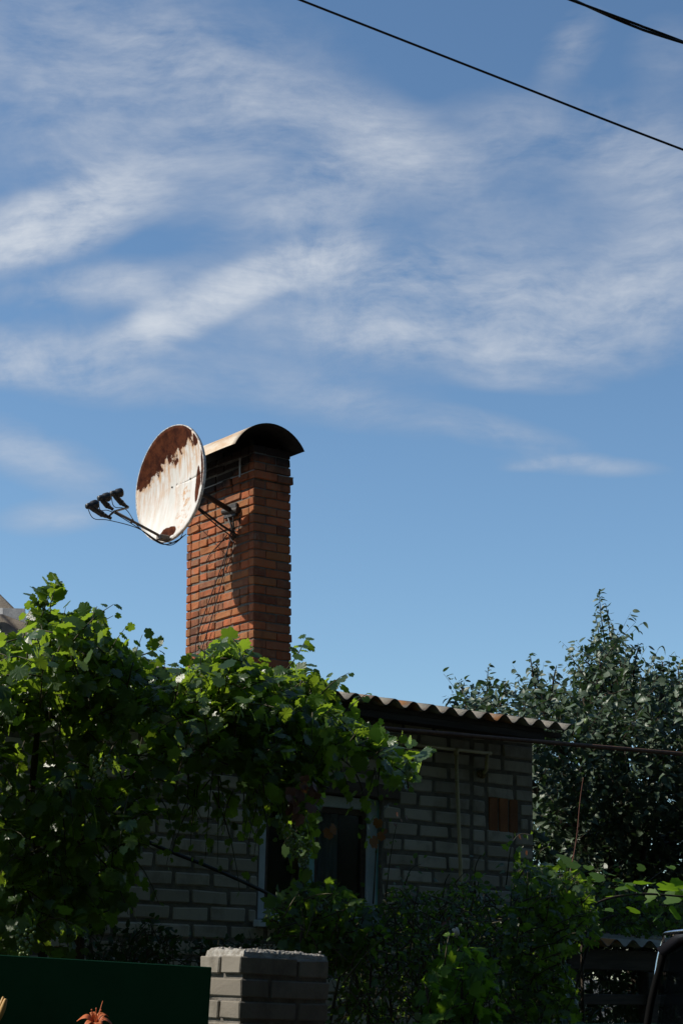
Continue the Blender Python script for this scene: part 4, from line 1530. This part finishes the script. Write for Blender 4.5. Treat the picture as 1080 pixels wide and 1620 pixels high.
# ---- pumpkin vine sprawling on the shelter roof
pk = Foliage()
for (x, y, s_) in ((880, 1375, .085), (895, 1362, .10), (912, 1385, .07), (940, 1388, .09), (958, 1380, .085), (975, 1395, .06), (985, 1402, .08), (1000, 1408, .085), (1018, 1398, .09), (1028, 1420, .08), (1040, 1412, .07),
                   (1052, 1405, .10), (1062, 1420, .09), (1072, 1400, .09), (1078, 1418, .09), (1090, 1410, .1), (1012, 1372, .05), (1030, 1366, .05), (1060, 1372, .05), (968, 1418, .06), (860, 1405, .05), (848, 1442, .06), (900, 1410, .06), (930, 1372, .05),
                   (1000, 1440, .06), (1040, 1450, .06), (1066, 1445, .07), (960, 1440, .05), (1100, 1390, .1), (1120, 1410, .1)):
    Yp = 6.75 + rng.uniform(0, .6)
    nr = np.array((rng.normal() * .35, -.55 + rng.normal() * .3, .75))
    pk.leaf(at_y(x, y, Yp), (rng.normal() * .6, -.7, -.1 + rng.normal() * .25), nr, s_ * .88 * rng.uniform(.8, 1.05))
pkd = Foliage()
mass(pkd, [(850, 1430), (880, 1395), (930, 1400), (980, 1412), (1040, 1425), (1100, 1415), (1160, 1420), (1160, 1484), (1000, 1484), (960, 1480), (900, 1490), (860, 1480)], 330, 8.05, 9.2, .045, .025, (.12, .3), 6, thr=-.4, seed=61)
for pts, n, a, c in ([[(940, 1410), (962, 1385), (985, 1365), (1005, 1350)], 7, .035, .02], [[(1000, 1420), (1030, 1390), (1060, 1370), (1085, 1362)], 7, .04, .025], [[(900, 1420), (905, 1390), (925, 1372)], 6, .03, .02]):
    shoot(pkd, px_path(pts, 8.2, .1), n, a, c, .03, hang=.2)
foot = at_y(930, 1650, 6.9) * (1, 1, 0)
plant('pumpkin_vine', 'climbing plant with broad bright yellow green leaves above the shelter roof edge', 'vine', [('broad_leaves', pk, PUMPKIN, M['pumpkin_leaf'])], tuple(foot),
      [([foot, at_y(920, 1520, 6.95), at_y(930, 1440, 7.0), at_y(1000, 1415, 7.0), at_y(1100, 1420, 7.0)], .008)])
foot = at_y(880, 1650, 8.3) * (1, 1, 0)
plant('creeper', 'dense small leaved creeper covering the corrugated shelter roof', 'vine', [('foliage', pkd, CURRANT, M['shrub_leaf'])], tuple(foot),
      [([foot, at_y(890, 1520, 7.95), at_y(920, 1470, 8.2), at_y(1000, 1440, 8.4), at_y(1100, 1425, 8.5)], .010)])
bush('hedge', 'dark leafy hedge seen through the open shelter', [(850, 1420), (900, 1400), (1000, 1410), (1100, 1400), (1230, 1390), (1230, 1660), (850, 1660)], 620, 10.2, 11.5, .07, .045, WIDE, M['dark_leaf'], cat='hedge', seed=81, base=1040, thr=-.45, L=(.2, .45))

# ---- plum tree behind the house
TD = 14.2
tree_poly = [(722, 1130), (735, 1085), (760, 1068), (782, 1085), (800, 1108), (826, 1082), (845, 1052), (868, 1085), (890, 1100), (902, 1075), (930, 1040), (940, 985), (965, 985), (975, 1020), (1000, 1032), (1030, 1058), (1060, 1052), (1120, 1050),
             (1200, 1080), (1220, 1300), (1200, 1480), (980, 1480), (845, 1460), (842, 1190), (880, 1165), (800, 1150), (740, 1145)]
tf = Foliage()
mass(tf, [(x, y + (48 if y < 1200 else 0)) for x, y in tree_poly], 2700, 13.0, 16.4, .080, .052, (.2, .45), 10, clip=False, dirs=(-.05, 0, .9), spread=.5, droop=.15, clump=1.1, thr=-.24, pet=.008, by_d=True, outward=(-.1, -.3, .2), rand=.6, hang=.35, stem_r=.003, seed=71)
mass(tf, [(800, 1400), (1200, 1400), (1200, 1640), (820, 1640)], 1000, 12.6, 15.0, .066, .045, (.25, .5), 11, dirs=(0, 0, .6), spread=.8, droop=.3, clump=1.1, thr=-.3, pet=.02, by_d=True, outward=(-.1, -.3, .2), rand=.6, stem_r=.003, seed=72)
for pts, n in ([[(965, 1090), (958, 1030), (950, 975), (947, 936)], 48], [[(975, 1095), (968, 1035), (962, 985), (958, 958)], 34], [[(950, 1095), (948, 1040), (946, 1000), (940, 968)], 26], [[(985, 1080), (975, 1020), (966, 985)], 26], [[(770, 1130), (770, 1085), (772, 1054)], 18], [[(740, 1130), (732, 1095), (722, 1078)], 16],
               [[(790, 1120), (796, 1095), (803, 1082)], 12], [[(850, 1110), (842, 1065), (838, 1036)], 24], [[(858, 1110), (850, 1075), (848, 1048)], 18], [[(870, 1110), (876, 1070), (880, 1052)], 16], [[(940, 1100), (920, 1065), (900, 1035)], 20], [[(950, 1090), (930, 1050), (912, 1040)], 14],
               [[(1000, 1080), (1005, 1040), (1012, 1020)], 16], [[(1050, 1090), (1048, 1060), (1046, 1045)], 16], [[(1075, 1090), (1072, 1060), (1078, 1048)], 14], [[(735, 1150), (725, 1130), (716, 1118)], 8], [[(985, 1060), (1000, 1035), (1008, 1024)], 12]):
    path = bez([at_d(x, y, TD + rng.uniform(-.3, .3) * .5) for x, y in pts], 6)
    shoot(tf, path, int(n * 2.0), .070, .044, .010, rand=.55, hang=.25, stem_r=.010, outward=(-.1, -.3, .2))
troot = at_d(1000, 1650, 14.6) * (1, 1, 0)
fork = at_d(1000, 1420, 14.6)
limbs = [([troot, at_d(1005, 1540, 14.6), fork, at_d(985, 1250, 14.5), at_d(965, 1090, 14.3)], .09)]
for (x, y, dd) in ((760, 1120, 14.2), (850, 1100, 14.2), (920, 1080, 14.4), (1050, 1080, 14.4), (1150, 1120, 14.8), (880, 1250, 14.0), (1100, 1250, 15.4), (900, 1350, 15.2)):
    e = at_d(x, y, dd)
    limbs.append(([fork + (0, 0, rng.uniform(-.2, .3)), fork * .5 + e * .5 + np.array((0, 0, -.12)), e], .035))
tr_ = plant('plum_tree', 'dark plum tree with upright leafy shoots rising behind the house corner', 'tree', [('crown', tf, OVAL, M['tree_leaf'])], tuple(troot), limbs, M['bark'])
for i in range(5):
    b = MB()
    x, y = rng.uniform(880, 1080), rng.uniform(1120, 1420)
    b.ball(tuple(at_d(x, y, 13.0)), .022, 10, 8, (1, 1, 1.15))
    b.build('fruit', M['fruit'], tr_, smooth=True)

# ---- day lilies in front of the gate
def petal(b_, c_, axis, side, L, w, back):
    axis, side = unit(axis), unit(side)
    lat = np.cross(axis, side)
    P = []
    for a in range(9):
        t = a / 8
        row = []
        fwd = L * (.55 * math.sin(min(t * 1.9, 1.57)) - back * max(t - .45, 0) ** 1.5 * 1.6)
        out = L * (.12 + .88 * t ** 1.4)
        hw = w * math.sin(math.pi * (.12 + .85 * t)) ** .9
        for k_ in range(5):
            u = (k_ - 2) / 2
            row.append(c_ + axis * (fwd + .12 * w * abs(u) ** 2 + .05 * w * math.sin(t * 14 + u * 2) * abs(u)) + side * out + lat * hw * u)
        P.append(row)
    b_.grid(P)


lily = empty('day_lily', tuple(at_y(150, 1700, 4.9) * (1, 1, 0)), 'orange day lily in open bloom in front of the green gate', 'flower')
c_ = at_y(151, 1622, 4.9)
ax = unit(np.array((-.25, -.45, .9)))
s_ = unit(np.cross(ax, (0, 1, 0.2)))
fl = MB()
for i in range(6):
    an = i * math.pi / 3 + .3
    sd = math.cos(an) * s_ + math.sin(an) * np.cross(ax, s_)
    petal(fl, c_, ax, sd, .058, .013 if i % 2 else .009, .75)
solidify(fl.build('petals', M['lily'], lily, smooth=True), .0012)
sm = MB()
for i in range(6):
    an = i * math.pi / 3
    sd = math.cos(an) * s_ + math.sin(an) * np.cross(ax, s_)
    e = c_ + ax * .048 + sd * .016
    sm.tube(bez([c_, c_ + ax * .03 + sd * .006, e], 4), .0011, 5)
    sm.ball(tuple(e), .0028, 6, 5)
sm.tube([c_, c_ + unit(np.array((.25, -.1, 1))) * .075], .0012, 5)
sm.build('stamens', M['lily'], lily, smooth=True)
b = MB()
b.tube(bez([np.array((c_[0] + .05, c_[1] + .02, 0)), c_ * (1, 1, .6) + (.03, .01, 0), c_ - ax * .03, c_ + ax * .004], 6), [.006] * 10 + [.0055] * 8 + [.007], 8)
b.build('stem', M['vine_stem'], lily, smooth=True)


def blades(parent, base, n, H):
    for i in range(n):
        a = rng.uniform(0, 2 * math.pi)
        o_ = np.array((math.cos(a), math.sin(a), 0))
        la = np.array((-math.sin(a), math.cos(a), 0))
        h = H * rng.uniform(.7, 1)
        b_ = MB()
        P = []
        for k_ in range(9):
            t = k_ / 8
            c2 = base + o_ * h * .55 * t * t + np.array((0, 0, h * (t - .38 * t ** 3)))
            w_ = .011 * (1 - t ** 2) + .0008
            P.append([c2 - la * w_ + (0, 0, .004), c2, c2 + la * w_ + (0, 0, .004)])
        b_.grid(P)
        b_.build('leaf_blade', M['shrub_leaf'], parent, smooth=True)


blades(lily, np.array((c_[0] + .05, c_[1] + .02, 0)), 12, .75)
lily2 = empty('day_lily', tuple(at_y(-20, 1700, 4.9) * (1, 1, 0)), 'slender closed lily buds at the left edge in front of the green gate', 'flower')
q0 = at_y(-22, 1690, 4.9)
for (e, r_) in (((10, 1580), .0075), ((6, 1577), .0055), ((-14, 1585), .007)):
    b = MB()
    tip = at_y(*e, 4.88 + .03 * rng.random())
    ft = at_y(e[0] - 16, e[1] + 40, 4.9)
    P_ = bez([ft, ft * .5 + tip * .5 + np.array((.002, 0, 0)), tip], 8)
    b.tube(P_, [r_ * (.35 + .9 * math.sin(math.pi * min(.08 + .9 * i / len(P_), 1)) ** .8) for i in range(len(P_))], 10)
    b.build('bud', M['bud'], lily2, smooth=True)
    b = MB()
    b.tube(bez([np.array((q0[0], q0[1], .3)), q0, ft], 5), .0035, 6)
    b.build('stem', M['vine_stem'], lily2, smooth=True)
b = MB()
b.tube([np.array((q0[0], q0[1], 0)), np.array((q0[0], q0[1], .3))], .006, 8)
b.build('stem', M['vine_stem'], lily2, smooth=True)
blades(lily2, np.array((q0[0], q0[1], 0)), 12, .75)

# ------------------------------------------------------------------ the black car at the right edge
car = empty('parked_car', (7.6, 4.6, 0), 'shiny black car of which only a roof corner enters at the right edge', 'car')
# built along X with its tail at the left; only the tail's upper corner is in the picture
tq = at_y(1053, 1487, 4.40)
HW, ROOF, BELT, Lc = .86, float(tq[2]) + .045, 1.06, 4.5
tail = float(tq[0]) - .10
yc = 4.40 - .70


def prof_body(t):
    """half width and top of the lower body along the length 0..1"""
    hw = HW * (1 - .16 * max(0, (t - .86) / .14) ** 2 - .10 * max(0, (.06 - t) / .06) ** 2)
    top = BELT - .10 * max(0, (t - .62) / .38) - .12 * max(0, (t - .93) / .07) ** 2
    return hw, top


b = MB()
P = []
for i in range(41):
    t = i / 40
    hw, top = prof_body(t)
    x = tail + Lc * t
    lowz = .26 + .10 * max(0, (t - .93) / .07) + .1 * max(0, (.05 - t) / .05)
    ring = []
    for (yy, zz) in ((-.86, lowz), (-.97, lowz + .08), (-1.0, lowz + .3), (-.99, .78), (-.955, top - .05), (-.90, top), (-.5, top + .012), (0, top + .016), (.5, top + .012), (.90, top), (.955, top - .05), (.99, .78), (1.0, lowz + .3), (.97, lowz + .08), (.86, lowz)):
        ring.append((x, yc + yy * hw, zz))
    P.append(ring)
b.grid(P)
for ring in (P[0], P[-1]):
    b.add(ring, [tuple(range(len(ring)))])
b.build('body', M['car_paint'], car, smooth=True, fix=True)


def rf(x):
    """roof line: height over the length"""
    t = (x - tail) / Lc
    return ROOF + .035 * math.sin(math.pi * min(max((t - .03) / .55, 0), 1))


b = MB()
P = []
x0r, x1r = tail + .08, tail + 2.55
for i in range(25):
    x = x0r + (x1r - x0r) * i / 24
    e = min(1, (x - x0r) / .12 + .15)
    ring = []
    for k_ in range(17):
        u = k_ / 8 - 1
        ring.append((x, yc + u * .705, rf(x) - .030 * abs(u) ** 2 - .05 * max(0, abs(u) - .85) / .15 - .035 * (1 - e) ** 2))
    P.append(ring)
b.grid(P)
solidify(b.build('roof', M['car_paint'], car, smooth=True), .035, -1.0)
for sd in (-1, 1):
    yt, ybl = yc + sd * .70, yc + sd * .785
    tp = lambda x: np.array((x, yt, rf(x) - .055))
    bt = lambda x: np.array((x, ybl, BELT - .01 - .10 * max(0, ((x - tail) / Lc - .62) / .38)))
    for (xa, xb, r_) in ((tail + .10, tail + .02, .013), (tail + .92, tail + .90, .03), (tail + 1.75, tail + 1.80, .03), (x1r - .04, tail + 3.22, .035)):
        b = MB()
        b.tube(bez([tp(xa), tp(xa) * .6 + bt(xb) * .4 + np.array((-.02 if xa < tail + .5 else 0, sd * .015, 0)), bt(xb)], 8), r_, 10)
        b.build('pillar', M['black_trim'], car, smooth=True)
    for (xa, xb, xc, xd) in ((tail + .13, tail + .90, tail + .06, tail + .88), (tail + .94, tail + 1.73, tail + .92, tail + 1.78), (tail + 1.77, x1r - .06, tail + 1.82, tail + 3.1)):
        b = MB()
        b.grid([[tp(xa), tp(xb)], [bt(xc), bt(xd)]])
        b.build('side_window', M['car_glass'], car)
    for wxp in (tail + .85, tail + 3.62):
        b = MB()
        yw = yc + sd * (HW - .11)
        b.lathe((wxp, yw - .10, .32), (0, 1, 0), [(0, .2), (.0, .30), (.03, .32), (.17, .32), (.20, .30), (.20, .2)], 28)
        w_ = b.build('wheel', M['rubber'], car, smooth=True)
        b = MB()
        b.lathe((wxp, yw - .08, .32), (0, 1, 0), [(0, .0), (.0, .20), (.16, .20), (.17, .17), (.15, .0)], 20)
        b.build('rim', M['alloy'], w_, smooth=True)
    b = MB()
    b.brick((tail + Lc - .10, yc + sd * .58, .72), (.08, .16, .07), .02, 0)
    b.build('headlight', M['head_lamp'], car)
    b = MB()
    b.brick((tail + .02, yc + sd * .76, .92), (.05, .07, .13), .02, 0)
    b.build('tail_light', M['tail_lamp'], car)
b = MB()
b.grid([[(tail + .09, yc - .68, ROOF - .05), (tail + .09, yc + .68, ROOF - .05)], [(tail + .01, yc - .76, BELT - .01), (tail + .01, yc + .76, BELT - .01)]])
b.build('rear_window', M['car_glass'], car)
tb_ = bez([(tail + .065, yc + .735, ROOF - .215), (tail + .078, yc + .722, ROOF - .11), (tail + .085, yc + .700, ROOF - .045), (tail + .072, yc + .66, ROOF - .020), (tail + .068, yc + .40, ROOF - .006), (tail + .068, yc, ROOF + .002)], 6)
b = MB()
b.tube(tb_, .006, 8)
b.build('rear_glint_strip', M['glint_metal'], car, smooth=True)  # bright metal strip put in for the sun glint on the roof edge
b = MB()
b.grid([[(x1r, yc - .62, rf(x1r) - .05), (x1r, yc + .62, rf(x1r) - .05)], [(tail + 3.25, yc - .74, .98), (tail + 3.25, yc + .74, .98)]])
b.build('windscreen', M['car_glass'], car)
for (x_, y_) in ((tail + 1.35, -.38), (tail + 1.35, .38), (tail + 2.2, -.38), (tail + 2.2, .38)):
    b = MB()
    b.brick((x_, yc + y_, .82), (.09, .24, .36), .06, 0)
    b.brick((x_ - .02, yc + y_, 1.29), (.05, .12, .09), .04, 0)
    b.build('seat', M['seat'], car)

# ------------------------------------------------------------------ unseen trees and shrubs added behind the camera to block sky light
sf_ = Foliage()
while len(sf_.leaves) < 5200:
    q = rng.uniform(-1, 1, 3)
    r_ = np.linalg.norm(q)
    if r_ > 1 or r_ < .45 or noise.noise(Vector(tuple(q * 2.6))) < -.25:
        continue
    p = q * (3.6, 3.0, 5.6) + (0, 0, 7.4)
    sf_.leaf(p, (rng.normal(), rng.normal(), -.6), q + (0, 0, .4) + rng.normal(size=3) * .5, rng.uniform(.24, .42))
first = None
for i, (x, y, sc_) in enumerate(((-9.5, -2.5, 1.3), (-4.6, -4.8, 1.35), (.2, -5.6, 1.3), (4.8, -5.0, 1.4), (9.6, -5.4, 1.3), (14.4, -5.0, 1.35), (19.5, -5.2, 1.4), (25, -4.4, 1.3), (-13, 2.5, 1.2))):
    t = empty('added_shade_tree', (x, y, 0), 'unseen broad leafy tree added behind the viewer to cut the sky light', 'tree', 'trees added behind the viewer to cut the sky light')
    t.rotation_euler = (0, 0, i * 1.3)
    t.scale = (sc_, sc_, sc_)
    if first is None:
        c_o = sf_.mesh('crown', WIDE, M['dark_leaf'], t)
        c_o.matrix_parent_inverse = Matrix.Identity(4)
        b = MB()
        b.tube(bez([(0, 0, 0), (.08, .05, 1.5), (.02, -.05, 3.4), (.1, .05, 7.0), (0, 0, 10.5)], 6), [.24 - .008 * k_ for k_ in range(25)], 12)
        for k_ in range(6):
            a = k_ * 1.05
            b.tube(bez([(.03, 0, 2.6 + .3 * k_), (1.2 * math.cos(a), 1.2 * math.sin(a), 4.6 + .4 * k_), (2.5 * math.cos(a), 2.2 * math.sin(a), 6.2 + .5 * k_)], 5), [.10 - .007 * q_ for q_ in range(11)], 8)
        t_o = b.build('trunk', M['bark'], t, smooth=True, world=False)
        first = (c_o, t_o)
    else:
        for ch_ in first:
            c2 = ch_.copy()
            scene.collection.objects.link(c2)
            c2.parent = t
for i in range(8):
    t = empty('added_shade_shrub', (-9 + 4.6 * i, -9.5 + .4 * math.sin(i * 2.2), 0), 'unseen rounded shrub added behind the viewer to cut the low sky light', 'shrub', 'shrubs added behind the viewer to cut the low sky light')
    t.rotation_euler = (0, 0, i * .9)
    t.scale = (.95, .8, .36)
    c2 = first[0].copy()
    c2.name = 'foliage'
    scene.collection.objects.link(c2)
    c2.parent = t
